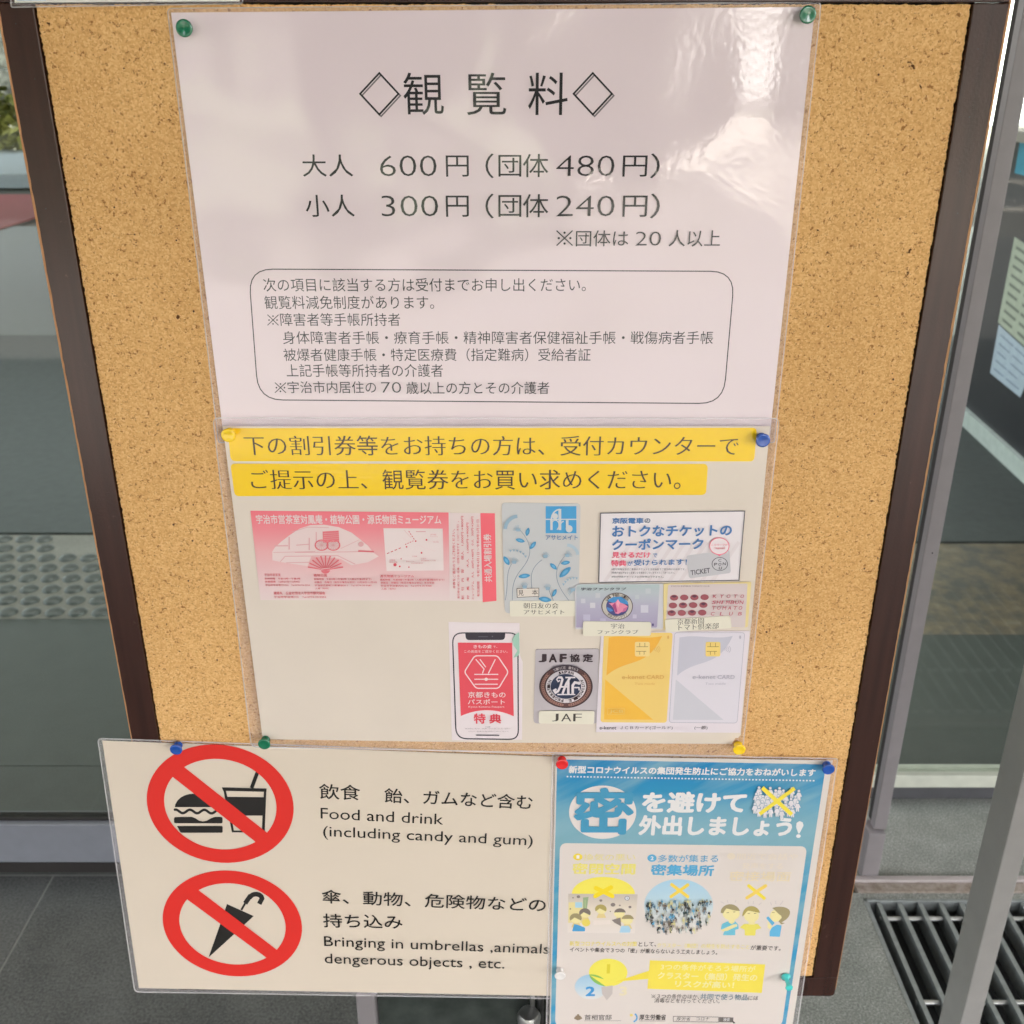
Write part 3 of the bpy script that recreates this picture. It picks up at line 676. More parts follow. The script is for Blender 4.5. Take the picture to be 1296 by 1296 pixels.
h.poly(rq([(318, 650), (659, 650), (659, 701), (345, 701)], [4, 12, 12, 12]), K3)
h.poly([(652, 362), (987, 371), (985, 396), (662, 388)], K3)
h.poly([(664, 385), (682, 385), (694, 434), (964, 436), (966, 392), (984, 392), (972, 700), (728, 698)], K3, [[(722, 573), (955, 573), (952, 686), (742, 684)]])
h.stroke([(874, 368), (918, 250)], 28, K3); h.build()
h = Part('prohibition_circle', n3, 0.0029).zoom(5.891, 170, 935)
h.poly(rell(640, 484, 551.7, 437, 11), RD, [rell(641, 488, 421.9, 334.4, 11)]); h.poly([(352, 195), (1012, 718), (925, 786), (270, 272)], RD); h.build()
h = Part('umbrella_pictogram', n3, 0.0026).zoom(6.171, 190, 1095)
h.poly([(600, 303), (809, 397), (653, 542), (456, 721), (546, 465)], K3); h.stroke([(712, 350), (742, 298)], 17, K3)
h.stroke([(742, 298), (778, 246)] + [(826 + 48 * math.cos(math.radians(a)), 262 - 36 * math.sin(math.radians(a))) for a in range(155, -16, -19)] + [(852, 303)], 37, K3); h.build()
h = Part('prohibition_circle', n3, 0.0029).zoom(6.171, 190, 1095)
h.poly(rell(642, 455, 548, 409, 10), RD, [rell(643, 459, 418, 314, 10)]); h.poly([(362, 183), (1002, 670), (918, 730), (275, 257)], RD); h.build()
h = Part('sign_text', n3, 0.0026).zoom(2.1966, 120, 930)
h.text('飲食', 625, 178, 738, 42, K3, y1=182, bold=0.009); h.text('飴、ガムなど含む', 805, 188, 1215, 40, K3, y1=208, bold=0.009)
h.text('Food and drink', 628, 233, 968, 30, K3, y1=250, bold=0.0); h.text('(including candy and gum)', 635, 291, 1216, 38, K3, y1=317, bold=0.0)
h.text('傘、動物、危険物などの', 632, 468, 1252, 38, K3, y1=493, bold=0.009); h.text('持ち込み', 636, 535, 855, 38, K3, y1=540, bold=0.009)
h.text('Bringing in umbrellas ,animals', 638, 596, 1262, 36, K3, y1=618, bold=0.0); h.text('dengerous objects , etc.', 640, 644, 1138, 36, K3, y1=659, bold=0.0); h.build()

# ================================================================== discount notice (middle)
K2 = ink((62, 44, 26), 1)
n2 = thing('discount_notice', P(630, 740), 'cream laminated discount notice with two yellow heading strips in the middle of the board', 'notice')
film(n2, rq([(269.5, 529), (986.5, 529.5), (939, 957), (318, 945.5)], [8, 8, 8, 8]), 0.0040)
sheet('paper_sheet', n2, [(282, 539.5), (974.5, 539.5), (937.5, 930), (934, 934), (931, 934), (926, 941.5), (640, 940), (332.5, 935.5)], 0.0044, 0.0002, paper('beige_paper', (221, 207, 193), 1, 0.02))
YL = paper('yellow_card', (248, 204, 12), 1, 0.015)
for pts, r, line in ((zz(1, 0, 0, [(288, 542), (958, 541.5), (954.5, 584), (292, 583.8)]), [2, 6, 6, 7], ('下の割引券等をお持ちの方は、受付カウンターで', 311, 933, 576.3, 25.2, 577)),
                     (zz(1, 0, 0, [(291.5, 586.8), (896, 587.2), (893.5, 626.5), (297, 628)]), 6, ('ご提示の上、観覧券をお買い求めください。', 319, 861, 619.6, 25.4, 619.6))):
    st = sheet('heading_strip', n2, rq(pts, r), 0.0048, 0.0003, YL)
    t_ = Part('lettering', st, 0.00485); t_.text(line[0], line[1], line[3], line[2], line[4], K2, y1=line[5], serif=True); t_.build()

# ------------------------------------------------------------------ pink discount ticket
tk = thing('discount_ticket', P(470, 700), 'pink and white discount ticket with a folding fan picture, left on the discount notice', 'ticket')
Z3 = (3.9273, 310, 640)
PK, PK2, WH = ink((214, 84, 96)), ink((236, 100, 112)), ink((232, 214, 212))
sheet('paper_sheet', tk, zz(*Z3, [(27, 25), (1242, 38), (1250, 473), (77, 469)]), 0.0048, 0.0002, paper('ticket_paper', (230, 212, 210), 1, 0.01))
h = Part('pink_field', tk, 0.0049).zoom(*Z3)
h.poly([(27, 25), (1012, 34), (1018, 472), (77, 469)], grad('ticket_pink', [(0, (229, 208, 206)), (0.18, (229, 200, 200)), (0.55, (231, 172, 174)), (0.8, (236, 138, 146)), (1, (240, 118, 130))])); h.build()
h = Part('red_band', tk, 0.0049).zoom(*Z3); h.poly([(1170, 37), (1242, 38), (1250, 473), (1182, 480)], ink((244, 106, 118))); h.build()
h = Part('ticket_title', tk, 0.0050).zoom(*Z3)
h.text('宇治市営茶室対鳳庵・植物公園・源氏物語ミュージアム', 58, 90, 975, 45, WH, y1=92, bold=0.018)
h.text('共通入場割引券', 1229, 378, 1223, 38, WH, y1=140, up=(1191, 379), bold=0.018); h.build()
h = Part('fan_picture', tk, 0.0050)
h.zoom(8.1, 320, 640)
PA, PB, PC = ink((230, 206, 204)), ink((222, 168, 170)), ink((226, 120, 128))
top = [(200, 470), (225, 430), (290, 370), (380, 300), (480, 235), (590, 200), (730, 195), (880, 220), (1010, 275), (1100, 345), (1180, 410), (1240, 485), (1290, 520)]
h.poly(top + [(1180, 580), (1010, 610), (900, 545), (600, 520), (560, 620), (300, 580), (200, 560)], PA)
for p, wd in (([(220, 412), (360, 410)], 14), ([(372, 320), (372, 450)], 14), ([(445, 405), (580, 395)], 10), ([(578, 330), (578, 455)], 12), ([(210, 480), (640, 470)], 6), ([(430, 480), (1240, 470)], 8), ([(280, 575), (330, 520), (870, 512), (1050, 600)], 8), ([(340, 585), (590, 580)], 8), ([(650, 270), (650, 370), (720, 365)], 10), ([(900, 440), (1090, 350)], 5), ([(400, 270), (560, 220), (780, 225)], 6)): h.stroke(p, wd, PB)
h.poly([(715, 265), (880, 255), (885, 370), (720, 380)], PC)
for i in range(5): h.stroke([(725, 285 + i * 20), (880, 278 + i * 20)], 4, PB)
for cx in (705, 825):
    h.ring(cx, 405, 72, 58, 14, PC)
    for a in range(0, 180, 30): h.stroke([(cx - 58 * math.cos(math.radians(a)), 405 - 46 * math.sin(math.radians(a))), (cx + 58 * math.cos(math.radians(a)), 405 + 46 * math.sin(math.radians(a)))], 4, PB)
h.ell(1108, 395, 28, 26, PB); h.stroke([(1080, 465), (1240, 472)], 16, PC)
for i in range(11):
    a = math.radians(168 - i * 15.6); h.stroke([(745, 660), (745 + 185 * math.cos(a), 660 - 150 * math.sin(a))], 13, PC, taper=(0.5, 1.2))
h.poly(arc(745, 655, 48, 42, 190, 350, 16), PC); h.stroke([(700, 650), (790, 640)], 6, PA); h.build()
h = Part('route_map', tk, 0.0050).zoom(*Z3); h.poly([(688, 112), (983, 114), (988, 322), (704, 325)], ink((231, 214, 212)))
h.zoom(7.623, 470, 640)
for a, b in (((150, 463), (300, 400)), ((325, 375), (415, 335)), ((360, 245), (420, 335))):
    for k in range(4):
        t0, t1 = k / 4, k / 4 + 0.15; h.stroke([(a[0] + (b[0] - a[0]) * t0, a[1] + (b[1] - a[1]) * t0), (a[0] + (b[0] - a[0]) * t1, a[1] + (b[1] - a[1]) * t1)], 7, PK)
h.stroke([(315, 235), (385, 310)], 3, PB); h.stroke([(430, 250), (525, 250)], 9, PB)
for x, y, r in ((428, 342, 8), (532, 330, 9), (340, 397, 8), (484, 455, 9), (228, 570, 16), (274, 586, 9), (287, 513, 6), (362, 593, 7)): h.ell(x, y, r, r, PK, 14)
for s, x, y, x1 in (('源氏物語', 570, 285, 625), ('ミュージアム', 570, 303, 640), ('宇治上神社', 595, 357, 650), ('対鳳庵', 175, 533, 230), ('植物公園', 175, 552, 250), ('宇治橋', 395, 496, 440), ('観光センター', 335, 545, 425), ('宇治市役所案内所', 385, 562, 500), ('三室戸', 480, 517, 530), ('宇治駅前バス停', 480, 537, 620)): h.text(s, x, y, x1, 13, PB, bold=0.02)
for p in ([(420, 400), (460, 380), (520, 410), (620, 440)], [(540, 350), (600, 345), (660, 330)], [(300, 310), (350, 340), (420, 345)]): h.stroke(p, 2, PA if 0 else ink((232, 200, 200)))
h.build()
h = Part('small_print', tk, 0.0050).zoom(8.1, 320, 640)
for s, x0, x1, y, hh in (('宇治市営茶室', 120, 285, 722, 28), ('利用時間　午前10時〜午後4時', 122, 488, 758, 20), ('休業期間　12月21日〜1月9日', 124, 478, 790, 20), ('宇治市宇治塔川1の5　Tel 0774-23-3334', 130, 585, 824, 19),
        ('植物公園', 625, 760, 728, 28), ('開園時間　午前9時〜午後5時（入園は午後4時まで）', 628, 1215, 763, 20), ('休園日　月曜日（祝日の場合は翌日）12月28日〜1月4日', 632, 1270, 795, 20), ('宇治市広野町八軒屋谷25-1　Tel 0774-39-9387', 635, 1218, 827, 19), ('入場（有料）', 640, 780, 858, 18),
        ('連絡先　公益社団法人宇治市観光協会', 213, 742, 912, 30), ('宇治市宇治塔川2　Tel 0774-23-3353', 218, 750, 948, 22)): h.text(s, x0, y, x1, hh, PK, bold=0.012)
h.zoom(7.623, 470, 640)
for s, x0, x1, y, hh in (('源氏物語ミュージアム', 85, 412, 693, 26), ('開館時間　午前9時〜午後5時（入館は午後4時30分まで）', 85, 705, 725, 20), ('休館日　月曜日（祝日の場合は翌日）年末年始', 90, 608, 754, 20), ('宇治市宇治東内45-26　Tel 0774-39-9300', 92, 580, 783, 19), ('入館（有料）', 98, 235, 812, 18)): h.text(s, x0, y, x1, hh, PK, bold=0.012)
for s, xb_, ya, yb2, wd in (('本券をご提示のうえご利用ください。', 812, 800, 225, 26), ('割引券は1枚につき1名様、1回限り有効です（コピー不可）。', 852, 895, 150, 22), ('割　引　内　容　　個人　1,000円→800円', 895, 905, 100, 26),
        ('対　鳳　庵　　大人　1,000円→900円', 945, 905, 165, 24), ('ミュージアム　大人　600円→480円　小人　300円→240円', 992, 905, 105, 24), ('有効期間　令和7年4月1日〜令和8年3月31日', 1046, 878, 135, 26)):
    h.text(s, xb_, ya, xb_ - 6, wd, PK, y1=yb2, up=(xb_ - wd, ya), bold=0.012)
h.build()

# ------------------------------------------------------------------ light blue member card with plant drawing
CREAM = paper('caption_label_paper', (228, 220, 202), 1, 0.01); KS = ink((74, 66, 60))
def caption(parent, k, ox, oy, pts, r, off, lines):
    c = sheet('caption_label', parent, rq(zz(k, ox, oy, pts), r), off, 0.0004, CREAM)
    p = Part('lettering', c, off + 0.00004, 0.00001).zoom(k, ox, oy)
    for s, x0, y0, x1, hh, y1 in lines: p.text(s, x0, y0, x1, hh, KS, y1=y1, serif=True)
    p.build()
a1 = thing('member_card', P(684, 710), 'pale blue card with blue leaf drawings, top centre of the pasted cards', 'card', 'cards pasted on the discount notice')
ZA = (7.8571, 620, 625)
sheet('card_body', a1, rq(zz(*ZA, [(117, 90), (902, 98), (880, 1185), (148, 1188)]), [5, 6, 6, 6]), 0.0052, 0.0008, paper('pale_blue_card', (199, 198, 199), 1, 0.015))
B1, B2, B3, B4 = ink((78, 148, 190)), ink((152, 178, 196)), ink((120, 138, 156)), ink((206, 208, 210))
h = Part('card_emblem', a1, 0.0053).zoom(*ZA)
h.rect(555, 123, 861, 392, ink((70, 156, 208)))
h.rect(555, 248, 861, 260, B4); h.rect(682, 150, 710, 360, B4); h.rect(600, 255, 624, 360, B4)
h.stroke(arc(700, 255, 88, 100, 92, 180, 14), 14, B4); h.ell(648, 222, 30, 28, B4); h.stroke(arc(650, 320, 40, 58, 20, 160, 14), 10, B4); h.stroke(arc(735, 340, 40, 66, 90, 170, 10), 12, B4)
h.rect(755, 262, 782, 350, B4); h.ell(788, 348, 34, 36, B4); h.stroke([(668, 358), (690, 320)], 9, B4)
h.text('アサヒメイト', 555, 458, 872, 46, ink((96, 132, 176)), bold=0.02); h.build()
h = Part('plant_drawing', a1, 0.0053).zoom(*ZA)
def bez(p0, p1, p2, p3, n=18): return [tuple((1 - t) ** 3 * a + 3 * t * (1 - t) ** 2 * b + 3 * t * t * (1 - t) * c + t ** 3 * d for a, b, c, d in zip(p0, p1, p2, p3)) for t in (i / n for i in range(n + 1))]
for q in ([(300, 360), (480, 560), (370, 680), (290, 780)], [(290, 780), (220, 880), (225, 960), (222, 1060)], [(215, 700), (150, 800), (190, 900), (152, 1060)], [(520, 655), (400, 740), (405, 820), (418, 940)], [(745, 620), (620, 760), (640, 880), (785, 1060)], [(590, 960), (600, 1000), (620, 1030), (632, 1062)]): h.stroke(bez(*q), 5, B3)
def leaf(cx, cy, L, W, ang, m):
    c, s = math.cos(math.radians(ang)), math.sin(math.radians(ang)); pts = []
    for i in range(25):
        t = i / 24 * 2 * math.pi; x, y = L * math.cos(t), W * math.sin(t) * (1 - 0.35 * abs(math.cos(t)) ** 3); pts.append((cx + x * c - y * s, cy + x * s + y * c))
    h.poly(pts, m)
for l in ((375, 378, 42, 20, -75), (302, 464, 46, 20, 15), (428, 512, 46, 20, -52), (165, 665, 50, 24, 58), (342, 818, 58, 22, -8), (632, 722, 44, 20, 42), (752, 686, 46, 20, -10), (748, 780, 74, 28, -42), (642, 985, 42, 18, -62), (548, 1050, 62, 26, 8)):
    leaf(*l, B1); leaf(l[0], l[1], l[2] * 0.5, l[3] * 0.45, l[4], ink((104, 172, 212)))
h.stroke(arc(285, 355, 132, 132, 95, 178, 14), 34, B2); h.stroke(arc(765, 615, 110, 105, 5, 88, 14), 30, ink((176, 194, 206)))
for cx, cy, a in ((280, 350, -125), (550, 615, -65), (768, 605, -50), (240, 672, -70), (575, 935, -95), (345, 918, -90), (825, 945, 180)):
    for k in range(6): 
        q = math.radians(a + (k - 2.5) * 17); h.stroke([(cx, cy + 22), (cx + 52 * math.cos(q), cy + 22 + 62 * math.sin(q))], 8, B2, taper=(0.6, 0.5))
    h.poly([(cx - 16, cy + 24), (cx + 20, cy + 24), (cx + 26, cy - 6), (cx - 24, cy - 6)], B2)
for cx, cy, r, t0, t1 in ((240, 700, 140, 105, 35), (840, 960, 125, 150, 80)):
    for k in range(6):
        q = math.radians(t0 + (t1 - t0) * k / 5); x, y = cx + r * math.cos(q), cy - r * math.sin(q); h.poly([(x - 14, y - 8), (x + 14, y - 6), (x + 2, y + 18)], B2)
h.build()
h = Part('specimen_stamp', a1, 0.0056).zoom(*ZA); h.poly([(266, 940), (489, 935), (489, 1022), (270, 1032)], ink((224, 212, 202))); h.stroke([(268, 942), (487, 937), (487, 1020), (272, 1030)], 5, KS, True)
h.text('見', 282, 1012, 336, 56, KS); h.text('本', 418, 1006, 478, 54, KS); h.build()
caption(a1, *ZA, [(197, 1065), (905, 1065), (900, 1218), (200, 1220)], 2.2, 0.0058, [('朝日友の会', 335, 1140, 680, 56, 1140), ('アサヒメイト', 338, 1198, 738, 44, 1198)])

# ------------------------------------------------------------------ lilac fan club card
a2 = thing('member_card', P(782, 767), 'lilac grey card with a round pink flower emblem above its white caption', 'card', 'cards pasted on the discount notice')
ZU = (9.9692, 720, 730)
sheet('card_sleeve', a2, rq(zz(*ZU, [(72, 88), (1190, 86), (1185, 655), (80, 660)]), [7, 2, 2, 1]), 0.0062, 0.0003, paper('card_sleeve', (206, 202, 206), 1, 0.01))
h = Part('card_face', a2, 0.0063).zoom(*ZU)
h.poly(rq([(95, 97), (1145, 97), (1112, 640), (92, 640)], [45, 20, 20, 10]), grad('lilac_card', [(0, (168, 156, 184)), (0.5, (180, 174, 194)), (0.8, (184, 190, 196)), (1, (178, 192, 192))]))
for x, y, s, c in ((300, 360, 66, (206, 202, 208)), (180, 305, 56, (200, 198, 206)), (365, 235, 60, (196, 196, 200)), (1000, 180, 66, (194, 198, 202)), (955, 405, 96, (204, 200, 212)), (860, 255, 52, (192, 196, 200)), (830, 500, 50, (196, 188, 206)), (225, 520, 88, (190, 184, 204)), (430, 560, 70, (186, 178, 200))): h.rect(x - s / 2, y - s / 2, x + s / 2, y + s / 2, ink(c))
h.text('宇治ファンクラブ', 148, 172, 715, 36, ink((70, 66, 74)), bold=0.02, shear=0.15)
h.rect(1045, 590, 1072, 620, ink((96, 84, 130))); h.build()
h = Part('round_emblem', a2, 0.0067).zoom(*ZU)
h.ell(610, 372, 198, 172, ink((104, 92, 92))); h.ell(610, 372, 188, 163, ink((200, 192, 182))); h.ell(612, 372, 142, 122, ink((76, 78, 130)))
h.poly([(480, 300), (560, 255), (660, 250), (740, 310), (752, 350), (650, 330), (560, 330)], ink((72, 140, 196))); h.poly([(480, 380), (530, 400), (560, 430), (520, 440), (478, 410)], ink((80, 130, 190)))
h.poly([(505, 335), (585, 325), (620, 285), (645, 325), (700, 345), (745, 375), (700, 425), (655, 450), (620, 470), (585, 460), (565, 400), (540, 365)], ink((226, 138, 164)))
h.poly([(585, 325), (545, 362), (572, 410), (590, 455), (612, 440), (600, 390)], ink((170, 76, 128))); h.poly([(620, 285), (600, 340), (625, 390), (640, 330)], ink((236, 164, 184))); h.poly([(690, 400), (745, 375), (720, 430), (670, 450)], ink((200, 108, 150)))
h.arctext('Uji Fan Club', 610, 372, 148, 126, 150, 30, 34, ink((84, 74, 72)), 0.015); h.arctext('宇治ファンクラブ', 610, 372, 146, 125, 222, 318, 34, ink((84, 74, 72)), 0.015, inward=True); h.build()
caption(a2, *ZU, [(176, 562), (1040, 572), (1036, 744), (178, 748)], 3.4, 0.0074, [('宇治', 530, 652, 698, 62, 652), ('ファンクラブ', 360, 722, 872, 52, 722)])

# ------------------------------------------------------------------ tomato club card
a3 = thing('member_card', P(895, 767), 'grey pink card with rows of dark red tomatoes on a yellow edged backing', 'card', 'cards pasted on the discount notice')
ZT = (5.8909, 740, 630)
sheet('card_backing', a3, rq(zz(*ZT, [(588, 640), (1243, 627), (1216, 965), (586, 985)]), 2), 0.0060, 0.0003, paper('yellowed_backing', (232, 210, 150), 1, 0.04))
TM, TD, TT = ink((158, 84, 92)), ink((92, 54, 70)), ink((196, 110, 122))
h = Part('card_face', a3, 0.0061).zoom(*ZT)
h.poly(rq([(622, 648), (1214, 640), (1196, 966), (604, 970)], 12), ink((214, 198, 196)))
h.text('KYOTO SHIMBUN TOMATO CLUB', 645, 664, 930, 10, ink((150, 130, 132)), bold=0.01)
for r, y in enumerate((745, 803, 860)):
    for c in range(4):
        x = (667, 742, 818, 894)[c] - r * 9; h.ell(x, y - c * 1.2, 31, 22, TM, 24)
        if (r + c) % 2 == 0: h.poly(arc(x, y - c * 1.2 - 2, 22, 15, 20, 160, 10) + [(x, y)], TD)
for s, x0, x1, y in (('KYOTO', 955, 1185, 747), ('SHIMBUN', 948, 1180, 792), ('TOMATO', 945, 1172, 834), ('CLUB', 938, 1168, 877)): 
    n_ = len(s)
    for i, ch in enumerate(s):
        wch = 26 if ch not in 'I' else 8; xx = x0 + (x1 - x0 - 26) * i / (n_ - 1); h.text(ch, xx, y, xx + wch, 25, TT, bold=0.02, shear=0.12)
h.build()
caption(a3, *ZT, [(597, 908), (1085, 880), (1097, 972), (605, 1003)], 3.0, 0.0070, [('京都新聞', 692, 948, 888, 44, 938), ('トマト倶楽部', 700, 990, 998, 44, 976)])

# ------------------------------------------------------------------ coupon sheet
a4 = thing('coupon_sheet', P(850, 692), 'white coupon sheet with big blue lettering and a grey ticket, top right', 'sheet', 'sheets pasted on the discount notice')
ZC = (5.8909, 740, 630); CB, CP, CK = ink((74, 122, 178)), ink((240, 116, 138)), ink((84, 80, 88))
sheet('paper_sheet', a4, zz(*ZC, [(118, 113), (1196, 97), (1152, 617), (103, 633)]), 0.0053, 0.0002, paper('coupon_paper', (232, 222, 224), 1, 0.01))
h = Part('stripes', a4, 0.0054).zoom(*ZC)
for k in range(13):
    x = 150 + k * 80; a_, b_ = (x, 625), (x + 200, 330)
    if x < 960: h.stroke([a_, b_], 26, ink((226, 214, 216)))
h.stroke([(119, 115), (1194, 99), (1150, 615), (105, 631)], 6.5, ink((92, 90, 98)), True); h.build()
h = Part('coupon_text', a4, 0.0058, 0.00001).zoom(*ZC)
h.text('京阪電車', 206, 192, 436, 42, CB, bold=0.03); h.text('の', 447, 188, 488, 34, ink((110, 124, 150)), bold=0.02)
h.text('おトクなチケットの', 206, 292, 1092, 80, CB, y1=282, bold=0.03); h.text('クーポンマーク', 206, 388, 880, 78, CB, y1=380, bold=0.03)
h.text('見せるだけ', 204, 448, 488, 42, CP, bold=0.03); h.text('で', 508, 444, 540, 28, CB, bold=0.02)
h.text('特典', 198, 510, 308, 44, CP, bold=0.03); h.text('が', 320, 506, 356, 32, CB, bold=0.02); h.text('受けられます！', 366, 506, 760, 44, CB, y1=500, bold=0.02)
for s, y, x1 in (('※割引特典は当日ご乗車のチケットを当該施設でご提示時のみ有効です。', 541, 750), ('※特典内容は予告なく変更になる場合がございますのでご了承ください。', 567, 672), ('※他の特典やサービスとの併用はできません。', 597, 590)): h.text(s, 200, y, x1, 16, CK)
h.build()
h = Part('ticket_picture', a4, 0.0058, 0.00002).zoom(*ZC)
h.poly(rq([(757, 432), (1078, 388), (1090, 560), (780, 602)], 18), ink((198, 194, 198)))
h.text('TICKET', 792, 578, 936, 36, CK, y1=558, bold=0.02); h.ring(1007, 494, 60, 51, 5, CK); h.ell(1007, 494, 54, 46, ink((204, 200, 204)))
for ch, x, y in (('C', 1007, 476), ('P', 976, 506), ('O', 1007, 506), ('N', 1040, 502), ('U', 1011, 534)): h.text(ch, x - 11, y, x + 11, 20, CK, bold=0.02)
h.poly([(985, 420), (1020, 424), (1004, 436)], CP); h.ell(1004, 361, 75, 65, CP); h.ell(1004, 361, 69, 59, ink((234, 220, 222))); h.text('このマークが', 945, 357, 1066, 15, CP, bold=0.01); h.text('ご利用の目印', 962, 384, 1046, 15, CP, bold=0.01); h.build()

# ------------------------------------------------------------------ phone leaflet
a5 = thing('phone_leaflet', P(615, 862), 'white leaflet picturing a phone with a red screen, bottom left of the cards', 'leaflet', 'sheets pasted on the discount notice')
ZP = (8.1, 540, 785); PR, PW, PKK = ink((228, 82, 94)), ink((238, 216, 216)), ink((58, 52, 62))
sheet('paper_sheet', a5, zz(*ZP, [(224, 18), (952, 30), (958, 360), (985, 430), (978, 1225), (258, 1232)]), 0.0048, 0.0002, paper('leaflet_paper', (232, 218, 220), 1, 0.012))
h = Part('phone_outline', a5, 0.0049).zoom(*ZP)
h.stroke(rq([(264, 130), (935, 130), (940, 1222), (302, 1214)], [105, 90, 95, 115]), 13, PKK, True)
h.poly(rq([(395, 128), (806, 130), (802, 202), (402, 204)], [4, 4, 38, 38]), PKK); h.rect(530, 166, 630, 172, ink((92, 88, 100))); h.ell(674, 166, 7, 7, ink((92, 88, 100)), 12); h.build()
h = Part('red_screen', a5, 0.0052).zoom(*ZP)
h.poly([(320, 230), (876, 232), (893, 985)] + [(893 - 543 * t, 985 - 61 * 4 * t * (1 - t) - 3 * t) for t in [i / 16 for i in range(1, 16)]] + [(350, 982)], PR)
h.stroke(rq([(492, 364), (726, 364), (838, 530), (738, 698), (506, 698), (386, 530)], 30), 11, PW, True)
for p in ([(503, 400), (588, 500), (572, 545)], [(546, 400), (606, 482)], [(704, 400), (632, 545)], [(488, 555), (734, 555)], [(490, 605), (734, 605)], [(492, 656), (730, 656)]): h.stroke(p, 10, PW)
h.ell(610, 605, 18, 16, PW, 20)
h.text('きもの姿', 482, 288, 664, 36, PW, bold=0.02); h.text('で、', 682, 284, 722, 22, PW); h.text('この画面をご提示ください。', 385, 334, 830, 28, PW)
h.text('京都きもの', 425, 794, 808, 60, PW, bold=0.012); h.text('パスポート', 422, 862, 802, 52, PW, bold=0.012); h.text('Kyoto Kimono Passport', 430, 902, 796, 24, PW); h.build()
h = Part('leaflet_text', a5, 0.0052).zoom(*ZP)
h.text('特', 486, 1058, 602, 100, PR, bold=0.03); h.text('典', 645, 1056, 762, 92, PR, bold=0.03)
h.text('ご注意', 600, 1100, 652, 12, PKK); h.text('特典内容は施設により異なります。ご利用の際は、スタッフにご提示ください。詳しくは公式サイト', 392, 1118, 858, 13, ink((150, 134, 138))); h.text('をご覧ください。画面の提示がない場合は特典を受けられませんのでご注意ください。', 428, 1146, 842, 13, ink((150, 134, 138)))
h.stroke([(504, 1178), (744, 1181)], 10, PKK); h.build()
h = Part('green_tape', a5, 0.0056).zoom(*ZP); h.poly(rq([(948, 122), (905, 150), (876, 200), (892, 262), (930, 312), (888, 385), (930, 372), (952, 340)], 8), ink((164, 200, 182))); h.build()

# ------------------------------------------------------------------ motoring card
a6 = thing('member_card', P(716, 868), 'grey card with a round wreathed emblem, bottom centre of the pasted cards', 'card', 'cards pasted on the discount notice')
ZJ = (10.8, 660, 810); JB, JW, JK, JN = ink((98, 66, 64)), ink((222, 212, 216)), ink((58, 44, 48)), ink((58, 66, 92))
sheet('card_body', a6, rq(zz(*ZJ, [(192, 128), (1062, 122), (1028, 1140), (165, 1140)]), [3, 3, 3, 5]), 0.0050, 0.0006, paper('silver_grey_card', (190, 180, 184), 1, 0.03), edge=ink((70, 62, 66)))
h = Part('card_title', a6, 0.0051).zoom(*ZJ)
for ch, x0, x1 in (('J', 246, 328), ('A', 380, 478), ('F', 530, 608), ('協', 662, 790), ('定', 840, 972)): h.text(ch, x0, 300, x1, 104, JK, bold=0.045 if ch in 'JAF' else 0.03)
h.build()
h = Part('round_emblem', a6, 0.0052, 0.00002).zoom(*ZJ)
h.ell(608, 636, 366, 294, JK, 64); h.ell(608, 636, 352, 282, ink((92, 64, 62)), 64)
LF = ink((168, 124, 112))
for i in range(22):
    for sgn in (1, -1):
        a = math.radians(-90 + sgn * (6 + i * 5.9)); x, y = 608 + 316 * math.cos(a), 636 - 254 * math.sin(a)
        if i > 20: continue
        ta = a + sgn * math.pi / 2; tx, ty = math.cos(ta), -math.sin(ta)
        for k in (1, -1):
            nx, ny = math.cos(a) * k, -math.sin(a) * k
            h.stroke([(x, y), (x + tx * 20 + nx * 13, y + ty * 17 + ny * 11), (x + tx * 46 + nx * 21, y + ty * 38 + ny * 18)], 12, LF, taper=(1, 0.4))
h.poly(arc(608, 636, 366, 294, 57, 123, 20) + list(reversed(arc(608, 636, 276, 222, 57, 123, 20))), ink((66, 54, 64)))
h.ell(608, 636, 276, 224, JW, 64); h.ell(606, 634, 208, 170, JN, 56)
h.arctext('SINCE 1963', 608, 636, 300, 240, 122, 58, 36, ink((170, 158, 158)), 0.01)
h.arctext('JAPAN', 608, 636, 218, 178, 118, 62, 38, JK, 0.03); h.arctext('AUTOMOBILE', 608, 636, 218, 178, 28, -82, 38, JK, 0.03); h.arctext('FEDERATION', 608, 636, 218, 178, 262, 152, 38, JK, 0.03)
h.stroke([(500, 512), (545, 512), (560, 540), (530, 640), (500, 700), (465, 722), (445, 690), (478, 672)], 30, JW); h.stroke([(500, 512), (482, 540), (500, 568), (528, 552)], 16, JW)
h.stroke([(540, 640), (640, 640)], 22, JW); h.stroke([(600, 512), (735, 512)], 20, JW); h.stroke([(665, 512), (610, 600), (560, 735)], 30, JW); h.stroke([(700, 560), (655, 680), (625, 740)], 0.1, JW)
h.stroke([(640, 560), (640, 740)], 34, JW); h.stroke([(700, 735), (700, 620), (730, 580), (780, 590)], 34, JW); h.stroke([(720, 650), (785, 650), (790, 690)], 18, JW); h.ell(786, 590, 22, 22, JW, 20); h.stroke([(490, 745), (735, 745)], 16, JW); h.build()
caption(a6, *ZJ, [(238, 970), (1000, 970), (992, 1152), (236, 1140)], 3.0, 0.0066, [('J', 422, 1112, 500, 104, 1112), ('A', 545, 1112, 678, 104, 1112), ('F', 710, 1112, 818, 104, 1112)])

